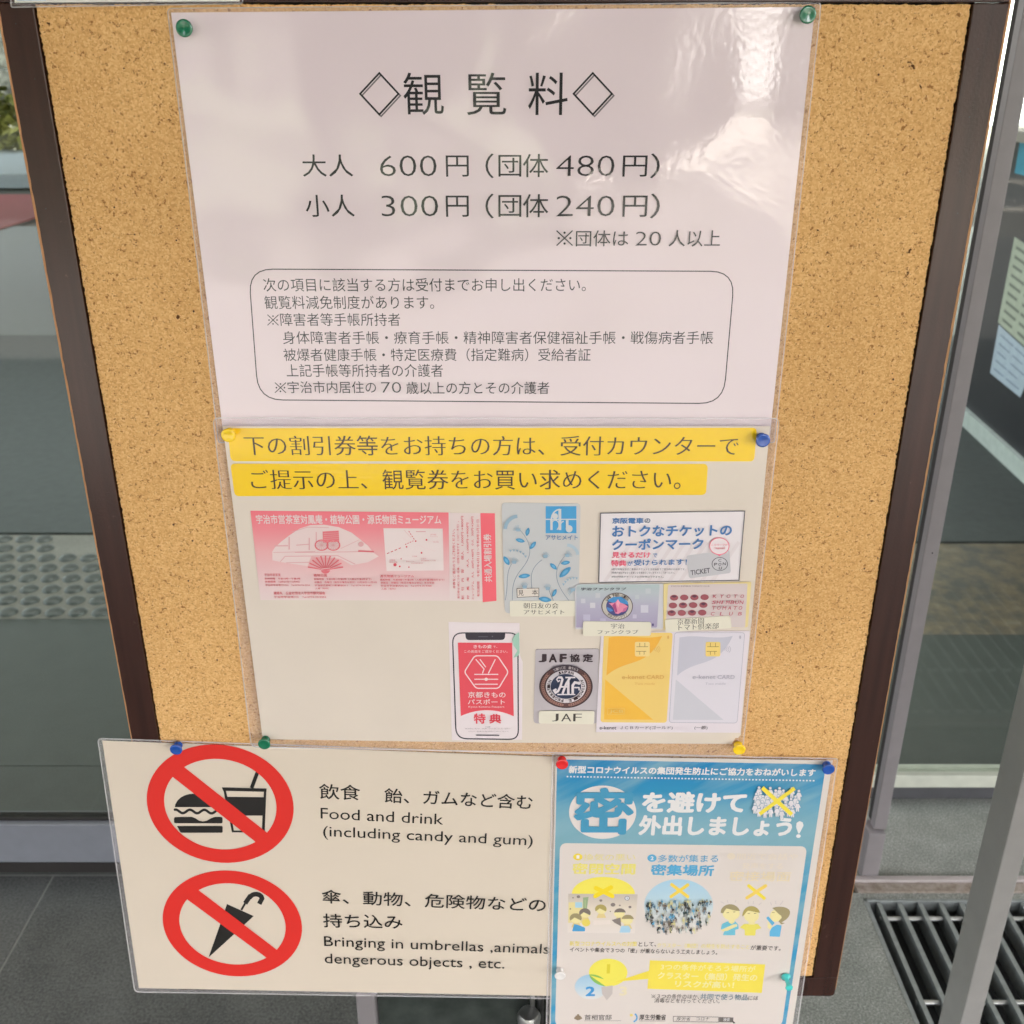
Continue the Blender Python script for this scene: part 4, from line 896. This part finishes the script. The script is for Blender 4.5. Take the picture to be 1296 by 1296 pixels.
# ------------------------------------------------------------------ sheet with two cards printed on it
a7 = thing('card_leaflet', P(848, 862), 'white sheet printed with one gold card and one grey card, bottom right of the cards', 'leaflet', 'sheets pasted on the discount notice')
ZE = (6.1714, 740, 790)
sheet('paper_sheet', a7, zz(*ZE, [(128, 62), (1290, 52), (1214, 848), (88, 842)]), 0.0054, 0.0002, paper('card_leaflet_paper', (226, 214, 220), 1, 0.01))
CH, CL = ink((238, 208, 140)), ink((190, 160, 110))
def printed_card(name, outer, c_body, c_dark, c_low, c_txt, dx, outline, chip):
    h = Part(name, a7, 0.0055, 0.00002).zoom(*ZE); o = outer
    h.poly(rq(o, 24), ink(c_body))
    if outline: h.stroke(rq(o, 24), 4, ink(outline), True)
    h.poly([(o[0][0] + 38, o[0][1] + 40)] + bez((o[0][0] + 38, o[0][1] + 38), (o[0][0] + 180, o[0][1] + 8), (o[0][0] + 300, o[0][1] + 60), (o[0][0] + 455, o[0][1] + 26), 12) + bez((o[0][0] + 455, o[0][1] + 26), (o[0][0] + 330, o[0][1] + 290), (o[0][0] + 190, o[0][1] + 190), (o[0][0] + 20, o[0][1] + 335), 14), ink(c_dark))
    h.poly([(o[0][0] + 10, o[0][1] + 365), (o[2][0] - 105, o[2][1] - 24), (o[3][0] + 28, o[3][1] - 22)], ink(c_low))
    cx, cy = o[0][0] + 300, o[0][1] + 128
    h.poly(rq([(cx - 58, cy - 56), (cx + 58, cy - 56), (cx + 58, cy + 58), (cx - 58, cy + 58)], 16), ink(chip)); lc = ink((150, 120, 70))
    for p in ([(cx - 45, cy - 18), (cx + 45, cy - 18)], [(cx - 50, cy + 18), (cx + 30, cy + 18)], [(cx - 20, cy - 18), (cx - 20, cy - 48)], [(cx + 20, cy - 18), (cx + 20, cy - 48)], [(cx - 20, cy + 18), (cx - 20, cy + 44)], [(cx + 14, cy + 18), (cx + 14, cy + 44)]): h.stroke(p, 4, lc)
    for k in range(4): h.stroke(arc(cx + 70, cy + 2, 26 + 14 * k, 14 + 9 * k, -38, 38, 8), 4, ink(c_txt))
    h.text('e-kenet', o[0][0] + 140, o[0][1] + 362, o[0][0] + 318, 32, ink(c_txt), bold=0.014); h.text('CARD', o[0][0] + 334, o[0][1] + 362, o[0][0] + 468, 30, ink(c_txt), bold=0.014)
    h.text('Two mode', o[0][0] + 240, o[0][1] + 408, o[0][0] + 398, 18, ink(c_txt)); h.ell(o[1][0] - 36, o[1][1] + 36, 8, 14, ink(c_txt), 12)
    if not outline: h.stroke([(180, 660), (310, 656), (308, 702), (178, 706)], 3, ink((238, 200, 110)), True); h.text('JCB', 195, 698, 300, 30, ink((238, 200, 110)), bold=0.03)
    h.build()
printed_card('gold_card', [(150, 66), (688, 66), (640, 770), (124, 766)], (238, 202, 118), (240, 178, 68), (242, 186, 70), (222, 172, 96), 0, None, (240, 210, 140))
printed_card('grey_card', [(702, 66), (1250, 66), (1190, 772), (660, 768)], (220, 212, 220), (196, 192, 204), (204, 200, 208), (182, 176, 188), 0, (178, 172, 184), (240, 208, 120))
h = Part('leaflet_text', a7, 0.0056).zoom(*ZE); KT = ink((78, 70, 78))
h.text('e-kenet', 116, 822, 246, 26, KT, bold=0.01); h.text('ＪＣＢカード(ゴールド)', 276, 826, 686, 32, KT, bold=0.005); h.text('(一般)', 856, 826, 958, 32, KT, bold=0.005); h.build()

# ------------------------------------------------------------------ notice cut off at the top left
n5 = thing('laminated_notice', P(150, 0), 'lower edge of a white laminated sheet over the top left corner of the frame', 'notice')
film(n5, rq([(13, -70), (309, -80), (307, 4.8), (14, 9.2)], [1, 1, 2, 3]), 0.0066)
sheet('paper_sheet', n5, [(17, -66), (304, -76), (303, 1.8), (18.5, 3.2)], 0.0069, 0.0002, paper('white_paper_top', (226, 224, 214), 1, 0.01))
h = Part('printed_band', n5, 0.0070); h.poly([(60, -30), (300, -32), (300, -2.5), (60, -1.2)], ink((160, 196, 196))); h.poly([(20, -30), (58, -30), (58, 1.0), (21, 1.4)], ink((196, 214, 220))); h.build()
# ================================================================== blue safety poster (lower right)
n4 = thing('safety_poster', P(870, 1120), 'blue and white laminated poster with faded yellow pictures at the lower right', 'poster')
def lx(y, a=(703.2, 957.0), b=(695.5, 1296.0)): return a[0] + (b[0] - a[0]) * (y - a[1]) / (b[1] - a[1])
def rx(y, a=(1054.0, 962.5), b=(1003.3, 1296.0)): return a[0] + (b[0] - a[0]) * (y - a[1]) / (b[1] - a[1])
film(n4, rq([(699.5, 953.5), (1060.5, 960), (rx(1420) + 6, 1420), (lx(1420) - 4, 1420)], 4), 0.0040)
sheet('paper_sheet', n4, [(703.2, 957), (1054, 962.5), (rx(1416), 1416), (lx(1416), 1416)], 0.0044, 0.0002, paper('poster_paper', (217, 206, 197), 1, 0.01))
PB_, t_, b_ = base('poster_blue', 0.6, 0.3)
tc = N(t_, 'ShaderNodeTexCoord'); sp = N(t_, 'ShaderNodeSeparateXYZ'); t_.links.new(tc.outputs['Generated'], sp.inputs[0])
zt, zb4 = P(705, 961).z, P(700, 1410).z
fz = lambda y: (P(700, y).z - zb4) / (zt - zb4)
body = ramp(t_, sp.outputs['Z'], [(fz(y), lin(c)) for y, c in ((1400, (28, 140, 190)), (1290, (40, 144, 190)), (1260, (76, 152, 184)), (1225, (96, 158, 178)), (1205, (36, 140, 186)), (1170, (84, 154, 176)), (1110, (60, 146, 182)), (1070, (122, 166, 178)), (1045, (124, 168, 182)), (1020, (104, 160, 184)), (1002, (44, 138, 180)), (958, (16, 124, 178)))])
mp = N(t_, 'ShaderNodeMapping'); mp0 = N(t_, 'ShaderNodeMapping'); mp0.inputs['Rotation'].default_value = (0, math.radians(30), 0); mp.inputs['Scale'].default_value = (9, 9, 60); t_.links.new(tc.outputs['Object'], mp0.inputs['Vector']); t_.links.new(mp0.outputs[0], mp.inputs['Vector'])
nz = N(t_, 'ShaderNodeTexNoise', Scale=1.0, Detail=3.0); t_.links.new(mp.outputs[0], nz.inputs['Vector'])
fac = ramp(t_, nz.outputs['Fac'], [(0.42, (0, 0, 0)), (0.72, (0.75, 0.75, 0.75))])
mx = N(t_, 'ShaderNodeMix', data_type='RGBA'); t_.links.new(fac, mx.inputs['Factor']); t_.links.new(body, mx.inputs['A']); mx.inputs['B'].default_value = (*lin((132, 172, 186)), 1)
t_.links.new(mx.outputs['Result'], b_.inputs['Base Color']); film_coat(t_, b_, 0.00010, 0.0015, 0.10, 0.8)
ZB = (3.4105, 690, 950)
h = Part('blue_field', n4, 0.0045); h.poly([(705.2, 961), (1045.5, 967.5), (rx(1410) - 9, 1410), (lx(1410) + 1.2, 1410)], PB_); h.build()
h = Part('white_panel', n4, 0.0046); h.poly(rq(zz(*ZB, [(64, 399), (1131, 413)]) + [(989.5, 1299), (702.5, 1299)], 9), paper('panel_white', (218, 206, 198), 1, 0.01)); h.build()
LW = ink((226, 222, 220)); S4 = 0.000005
h = Part('poster_heading', n4, 0.0047, S4).zoom(*ZB)
h.text('新型コロナウイルスの集団発生防止にご協力をおねがいします', 102, 97, 1163, 31, LW, y1=111, bold=0.035)
for i in range(74): h.rect(93 + i * 14.55, 109 + i * 0.245, 100 + i * 14.55, 115 + i * 0.245, LW); h.off -= S4
h.ell(248, 266, 145, 115, ink((226, 214, 208)), 56)
h.text('を避けて', 420, 264, 858, 84, LW, y1=266, bold=0.045); h.text('外出しましょう', 405, 362, 1056, 80, LW, y1=368, bold=0.045)
h.poly([(1083, 330), (1085, 312), (1098, 304), (1112, 310), (1115, 324), (1104, 346), (1097, 358), (1093, 358)], LW); h.ell(1093, 369, 10, 8, LW, 18); h.build()
h = Part('round_character', n4, 0.0056, S4).zoom(10.8, 700, 985); h.text('密', 296, 752, 1064, 604, ink((72, 148, 182)), bold=0.030); h.build()
h = Part('crowd_picture', n4, 0.0056, S4).zoom(11.782, 930, 985); OUT = ink((120, 150, 172)); PW_ = ink((222, 216, 218)); YX = ink((238, 216, 70))
ppl = [(362, 140), (530, 145), (668, 150), (610, 185), (725, 185), (850, 150), (955, 190), (320, 235), (385, 225), (480, 230), (760, 250), (905, 275), (345, 300), (420, 270), (560, 270), (650, 260), (840, 310), (490, 300), (935, 355), (300, 385), (410, 350), (620, 330), (755, 355), (360, 430), (460, 390), (690, 400), (860, 440), (535, 440), (630, 430), (800, 430), (700, 470), (450, 450)]
for x, y in sorted(ppl, key=lambda q: q[1]):
    for m_, g_ in ((OUT, 5), (PW_, 0)):
        h.poly(rq([(x - 22 - g_, y + 26 - g_), (x + 22 + g_, y + 26 - g_), (x + 46 + g_, y + 82), (x + 30, y + 90), (x + 22 + g_, y + 78), (x + 24 + g_, y + 142 + g_), (x + 5, y + 142 + g_), (x, y + 100), (x - 6, y + 142 + g_), (x - 24 - g_, y + 142 + g_), (x - 22 - g_, y + 78), (x - 32, y + 90), (x - 46 - g_, y + 82)], 6), m_)
        h.ell(x, y, 19 + g_, 18 + g_, m_, 14)
h.stroke([(410, 142), (850, 542)], 62, YX); h.stroke([(892, 150), (370, 534)], 56, YX); h.build()
PY1, PY2, PY3, BB, DKT = ink((232, 218, 120)), ink((226, 212, 150)), ink((226, 211, 190)), ink((92, 168, 206)), ink((66, 58, 56))
h = Part('panel_titles', n4, 0.0047, S4).zoom(*ZB)
h.ell(141, 459, 20, 15, ink((236, 210, 70)), 20); h.text('1', 137, 466, 145, 14, LW, bold=0.03); h.text('換気の悪い', 165, 475, 388, 29, PY2, bold=0.012); h.text('密閉空間', 118, 532, 386, 46, PY1, y1=534, bold=0.03)
h.ell(461, 464, 20, 16, BB, 20); h.text('2', 455, 472, 467, 15, LW, bold=0.03); h.text('多数が集まる', 486, 482, 745, 32, ink((104, 166, 200)), bold=0.012); h.text('密集場所', 456, 537, 724, 46, BB, y1=541, bold=0.03)
h.ell(803, 456, 18, 14, PY3, 20); h.text('間近で会話や', 826, 471, 1088, 27, PY3); h.text('発声をする', 848, 512, 1024, 27, PY3); h.text('密接場面', 793, 563, 1056, 42, ink((229, 211, 176)), y1=565, bold=0.012); h.build()
SK, SK2 = ink((232, 218, 158)), ink((222, 200, 140)); HB, HG, HY = ink((160, 146, 108)), ink((124, 112, 104)), ink((172, 156, 92))
h = Part('meeting_picture', n4, 0.0047, S4).zoom(11.27, 705, 1120)
h.poly(arc(660, 130, 450, 245, 0, 180, 30), ink((238, 222, 92)))
h.poly([(160, 125), (1150, 135), (1108, 690), (150, 680)], grad('room_grey', [(0, (224, 212, 204)), (0.45, (220, 206, 188)), (0.75, (190, 176, 168)), (1, (148, 136, 132))]))
h.poly([(165, 250), (370, 240), (370, 540), (158, 540)], ink((226, 210, 150))); h.rect(258, 245, 362, 325, ink((168, 204, 220)))
h.poly([(370, 180), (450, 170), (425, 340), (372, 340)], ink((152, 170, 132))); h.stroke([(400, 210), (402, 330)], 10, ink((176, 196, 140)))
for x, y, r in ((305, 168, 26), (625, 222, 22), (798, 282, 34), (1040, 315, 22), (895, 292, 14), (228, 182, 12), (760, 378, 10), (190, 342, 12)): h.ell(x, y, r, r * 0.8, ink((134, 122, 116)), 16)
h.ell(1000, 190, 36, 32, ink((110, 112, 122)), 20); h.ell(1000, 190, 28, 25, ink((214, 214, 220)), 20); h.stroke([(1000, 172), (1000, 190), (1012, 200)], 6, ink((110, 112, 122)))
h.stroke([(555, 45), (790, 160)], 62, ink((240, 212, 40)), cap=True); h.stroke([(770, 35), (545, 160)], 62, ink((240, 212, 40)), cap=True)
def head(cx, cy, r, hair, flip=1, k=0.8):
    h.ell(cx, cy, r, r * k, SK, 24); h.poly(arc(cx - flip * r * 0.1, cy - r * 0.08, r * 1.06, r * k * 1.05, 5 if flip < 0 else -30, 210 if flip > 0 else 175, 16) + [(cx - flip * r * 0.3, cy - r * 0.2)], hair)
for x, y, r, hr, fl in ((632, 350, 78, HY, 1), (405, 405, 78, HG, 1), (890, 405, 78, HG, -1), (275, 480, 82, HB, 1), (1000, 500, 82, HB, -1)):
    h.poly(rq([(x - r * 0.9, y + r * 1.55), (x - r * 0.5, y + r * 0.7), (x + r * 0.5, y + r * 0.7), (x + r * 0.9, y + r * 1.55)], 14), SK2); head(x, y, r, hr, fl)
h.poly(rq([(215, 662), (245, 555), (300, 570), (400, 610), (398, 662)], 14), ink((80, 156, 204))); h.poly(rq([(890, 680), (915, 585), (1020, 580), (1050, 625), (1040, 680)], 14), ink((166, 202, 222))); h.ell(415, 540, 60, 52, ink((232, 210, 100)), 24); h.poly([(780, 500), (905, 465), (915, 590), (820, 540)], ink((136, 124, 118)))
h.stroke([(530, 535), (608, 533)], 10, ink((150, 140, 130))); h.poly([(520, 505), (760, 500), (770, 560), (520, 570)], ink((228, 214, 204))); h.build()
h = Part('crowded_place_picture', n4, 0.0047, S4).zoom(11.78, 800, 1100)
h.poly(arc(692, 550, 515, 400, 0, 360, 56)[:-1], grad('round_blue', [(0, (224, 213, 205)), (0.35, (212, 214, 212)), (0.6, (184, 206, 216)), (1, (164, 200, 220))]))
h.stroke([(590, 230), (830, 410)], 48, ink((240, 206, 84)), cap=True); h.stroke([(830, 235), (580, 410)], 48, ink((240, 206, 84)), cap=True)
rnd = random.Random(11); pal = [ink(c) for c in ((62, 62, 60), (84, 84, 84), (110, 96, 84), (96, 128, 150), (104, 164, 196), (160, 148, 140), (214, 204, 150), (70, 86, 84), (190, 196, 190))]
for i in range(150):
    x = rnd.uniform(195, 1170); y = rnd.uniform(480, 930); 
    if ((x - 690) / 530) ** 2 + ((y - 640) / 340) ** 2 > 1.05: continue
    m_ = rnd.choice(pal); s = rnd.uniform(0.7, 1.15); l = rnd.uniform(-1, 1) * 14
    h.ell(x, y - 34 * s, 9 * s, 10 * s, m_ if rnd.random() < .6 else SK, 10)
    h.poly([(x - 17 * s, y - 20 * s), (x + 17 * s, y - 20 * s), (x + (22 + l) * s, y + 10 * s), (x + 11 * s, y + 18 * s), (x - 11 * s, y + 18 * s), (x - (20 - l) * s, y + 8 * s)], m_)
    h.stroke([(x - 6 * s, y + 16 * s), (x - (10 + l) * s, y + 56 * s)], 9 * s, rnd.choice(pal)); h.stroke([(x + 6 * s, y + 16 * s), (x + (14 - l * .5) * s, y + 56 * s)], 9 * s, m_)
h.build()
h = Part('close_talk_picture', n4, 0.0047, S4).zoom(10.8, 900, 1110)
h.stroke([(515, 120), (725, 290)], 46, ink((240, 216, 74)), cap=True); h.stroke([(745, 120), (490, 285)], 46, ink((240, 206, 100)), cap=True)
LN = ink((196, 184, 184))
for a_, b2 in (((130, 335), (180, 360)), ((220, 315), (232, 355)), ((340, 315), (325, 350)), ((505, 335), (512, 370)), ((578, 330), (576, 368)), ((690, 350), (650, 382)), ((812, 345), (826, 385)), ((880, 325), (886, 372)), ((985, 325), (945, 380))): h.stroke([a_, b2], 7, LN)
h.poly(rq([(132, 712), (150, 640), (225, 605), (330, 605), (372, 650), (378, 710), (330, 720), (330, 795), (160, 795), (190, 720)], 12), ink((112, 186, 206))); h.poly([(140, 720), (300, 650), (345, 640), (360, 670), (220, 735), (150, 745)], SK)
h.ell(275, 500, 118, 92, SK, 30); h.poly(rq([(240, 570), (320, 570), (320, 620), (280, 645), (240, 620)], 8), SK); h.poly(bez((130, 490), (130, 360), (330, 320), (395, 460)) + bez((395, 460), (330, 470), (270, 440), (210, 430)) + bez((210, 430), (190, 450), (180, 470), (165, 495)), HB)
h.poly(rq([(390, 690), (450, 640), (640, 640), (690, 700), (610, 720), (605, 800), (460, 800), (460, 720)], 14), ink((228, 214, 100))); h.ell(552, 530, 102, 90, SK, 30); h.poly(rq([(515, 590), (595, 590), (600, 650), (510, 650)], 8), SK)
h.poly(bez((425, 540), (430, 360), (640, 360), (668, 490)) + bez((668, 490), (600, 480), (560, 465), (505, 460)) + bez((505, 460), (470, 480), (460, 520), (425, 540)), HY)
h.poly(rq([(800, 745), (830, 690), (900, 650), (965, 660), (940, 818), (800, 812)], 12), ink((100, 176, 214))); h.poly(rq([(752, 560), (780, 535), (870, 630), (835, 665)], 8), ink((100, 176, 214))); h.poly([(775, 600), (830, 680), (810, 720), (770, 690)], SK)
h.ell(885, 530, 80, 82, SK, 30); h.poly(bez((835, 425), (960, 380), (1120, 420), (1070, 520)) + bez((1070, 520), (1050, 570), (1000, 600), (960, 620)) + [(1010, 630), (960, 648), (920, 605), (965, 560)] + bez((960, 530), (910, 500), (880, 450), (835, 425)), HB)
for x, y in ((228, 488), (318, 478), (515, 500), (600, 498), (850, 488)): h.stroke([(x - 16, y), (x + 16, y - 2)], 7, ink((120, 106, 84)))
h.build()
h = Part('body_text', n4, 0.0047, S4).zoom(*ZB)
h.text('新型コロナウイルスへの対策', 105, 843, 396, 21, ink((234, 214, 110)), y1=845, bold=0.02); h.text('として、', 403, 845, 478, 19, DKT, bold=0.012); h.text('クラスター（集団）の発生を防止すること', 482, 850, 880, 20, ink((232, 216, 140)), y1=857, bold=0.02); h.text('が重要です。', 885, 861, 1015, 21, DKT, y1=864, bold=0.012)
h.text('イベントや集会で３つの「密」が重ならないよう工夫しましょう。', 106, 868, 742, 20, DKT, y1=881, bold=0.012)
kome(h, 458, 1068, 476, 15, DKT); h.text('３つの条件のほか、', 482, 1070, 664, 20, DKT, y1=1072, bold=0.005); h.text('共同で使う物品', 668, 1074, 872, 25, ink((94, 122, 136)), y1=1078, bold=0.012); h.text('には', 876, 1077, 918, 18, DKT, bold=0.005); h.text('消毒などを行ってください。', 470, 1088, 752, 20, DKT, y1=1092, bold=0.005); h.build()
h = Part('overlap_diagram', n4, 0.0047, S4).zoom(*ZB)
h.poly(arc(198, 1020, 70, 54, 0, 360, 40)[:-1], grad('diagram_blue', [(0, (222, 216, 210)), (0.35, (180, 204, 218)), (1, (120, 176, 214))]))
h.ell(272, 958, 83, 60, ink((236, 222, 92)), 40)
h.poly(arc(198, 1020, 70, 54, 38, 98, 10) + list(reversed(arc(272, 958, 83, 60, 190, 262, 10))), ink((138, 186, 92)))
h.poly([(242, 1020), (292, 1014), (290, 1050), (266, 1078), (246, 1050)], ink((196, 184, 178)))
h.text('1', 265, 962, 279, 40, ink((222, 204, 60)), bold=0.005); h.text('2', 176, 1058, 212, 38, ink((64, 146, 204)), bold=0.035); h.text('3', 322, 1056, 350, 36, ink((228, 214, 176)), bold=0.03)
h.poly([(448, 950), (452, 985), (345, 994), (300, 1000), (340, 985)], ink((236, 214, 76))); h.poly([(452, 905), (950, 923), (935, 1046), (441, 1028)], ink((238, 216, 84)))
PT = ink((234, 222, 160)); h.text('3つの条件がそろう場所が', 498, 946, 905, 26, PT, y1=956, bold=0.02); h.text('クラスター（集団）発生の', 485, 985, 912, 30, PT, y1=995, bold=0.03); h.text('リスクが高い！', 560, 1020, 812, 28, PT, y1=1026, bold=0.03); h.build()
h = Part('issuer_line', n4, 0.0047, S4).zoom(*ZB); CR = ink((140, 120, 98))
for a in (-60, -25, 25, 60): h.stroke([(142, 1162), (142 + 18 * math.sin(math.radians(a)), 1162 - 20 * math.cos(math.radians(a)))], 9, CR, taper=(0.7, 1.1))
h.stroke([(142, 1160), (142, 1138)], 9, CR)
h.text('首相官邸', 170, 1162, 286, 22, DKT, bold=0.012); h.rect(168, 1165, 328, 1167, ink((150, 140, 134)))
h.stroke(arc(378, 1152, 18, 18, 60, -80, 12), 7, ink((92, 156, 204))); h.ell(372, 1142, 7, 6, ink((232, 210, 120)), 14); h.text('厚生労働省', 406, 1163, 520, 24, DKT, bold=0.02); h.rect(406, 1166, 520, 1168, ink((150, 140, 134)))
h.stroke([(553, 1147), (748, 1150), (748, 1172), (553, 1169)], 2.5, ink((120, 112, 108)), True); h.text('厚労省　コロナ', 566, 1166, 708, 16, DKT); h.poly([(750, 1150), (812, 1152), (812, 1173), (750, 1172)], ink((112, 104, 100))); h.text('検索', 768, 1169, 796, 15, LW); h.poly([(806, 1162), (822, 1176), (812, 1178)], DKT); h.build()

# ================================================================== push pins
def plastic(name, rgb):
    m, t, b = base(name, 0.22, 0.5); c = lin(rgb); b.inputs['Base Color'].default_value = (*c, 1)
    b.inputs['Subsurface Weight'].default_value = 0.12; b.inputs['Subsurface Radius'].default_value = (0.002, 0.002, 0.002); b.inputs['Coat Weight'].default_value = 0.7; b.inputs['Coat Roughness'].default_value = 0.03
    return m
PC_ = {n_: plastic('%s_plastic' % n_, c) for n_, c in dict(green=(16, 112, 78), yellow=(250, 208, 20), blue=(22, 78, 168), red=(226, 38, 40), white=(232, 226, 222), teal=(72, 204, 198)).items()}
STEELP = M['steel']
def pin(px, py, r, colour, label, off0=0.004, L=0.011, slim=False):
    c = P(px, py, off0 + L); t = thing('push_pin', (c.x, -off0, c.z), label, 'push pin', 'push pins holding up the notices')
    m = MB()
    if slim: prof = [(0.0, 0.0), (r * 0.95, 0.0002), (r * 1.08, 0.0012), (r * 1.0, 0.0024), (r * 0.50, 0.0042), (r * 0.42, L * 0.62), (r * 0.66, L * 0.82), (r * 0.85, L * 0.93), (r * 0.76, L), (r * 0.3, L + 0.0006), (0.0, L + 0.0006)]
    else: prof = [(0.0, 0.0), (r * 0.66, 0.0), (r * 0.72, 0.0008), (r * 0.66, 0.0018), (r * 0.46, 0.0034), (r * 0.44, L * 0.55), (r * 0.70, L * 0.70), (r * 0.95, L * 0.80), (r, L * 0.88), (r * 0.97, L * 0.95), (r * 0.86, L * 1.0), (r * 0.70, L * 0.99), (r * 0.35, L * 0.95), (0.0, L * 0.94)]
    prof = [(max(a, 1e-5), b) for a, b in prof]
    m.lathe(prof, (c.x, -off0, c.z), 'y', 32).build('head', PC_[colour], t, True)
    MB().lathe([(0.0005, -0.006), (0.0005, 0.0006)], (c.x, -off0, c.z), 'y', 10).build('needle', STEELP, t)
for px, py, r, c, lab, of, sl_ in ((232.5, 35.5, 0.0056, 'green', 'dark green push pin at the top left corner of the price notice', 0.0022, False), (1023, 18.5, 0.0056, 'green', 'dark green push pin at the top right corner of the price notice', 0.0022, False),
        (288.5, 551.5, 0.0056, 'yellow', 'yellow push pin at the top left of the discount notice', 0.0055, False), (966, 558, 0.0056, 'blue', 'blue push pin at the top right of the discount notice', 0.0055, False),
        (334, 942.5, 0.0056, 'green', 'small green push pin at the bottom left corner of the discount notice', 0.0055, False), (936, 949.5, 0.0056, 'yellow', 'yellow push pin at the bottom right corner of the discount notice', 0.0048, False),
        (222.5, 949.5, 0.0056, 'blue', 'blue push pin above the upper red prohibition circle', 0.0030, False), (711.5, 968, 0.0056, 'red', 'red push pin at the top left corner of the blue poster', 0.0055, False),
        (1049, 974.5, 0.0056, 'blue', 'blue push pin at the top right corner of the blue poster', 0.0050, False), (709, 1236, 0.0056, 'white', 'white push pin on the left edge of the blue poster', 0.0055, False), (999, 1251, 0.0045, 'teal', 'turquoise push pin on the right edge of the blue poster', 0.0055, True)):
    pin(px, py, r, c, lab, of, 0.015 if sl_ else 0.0082, sl_ )
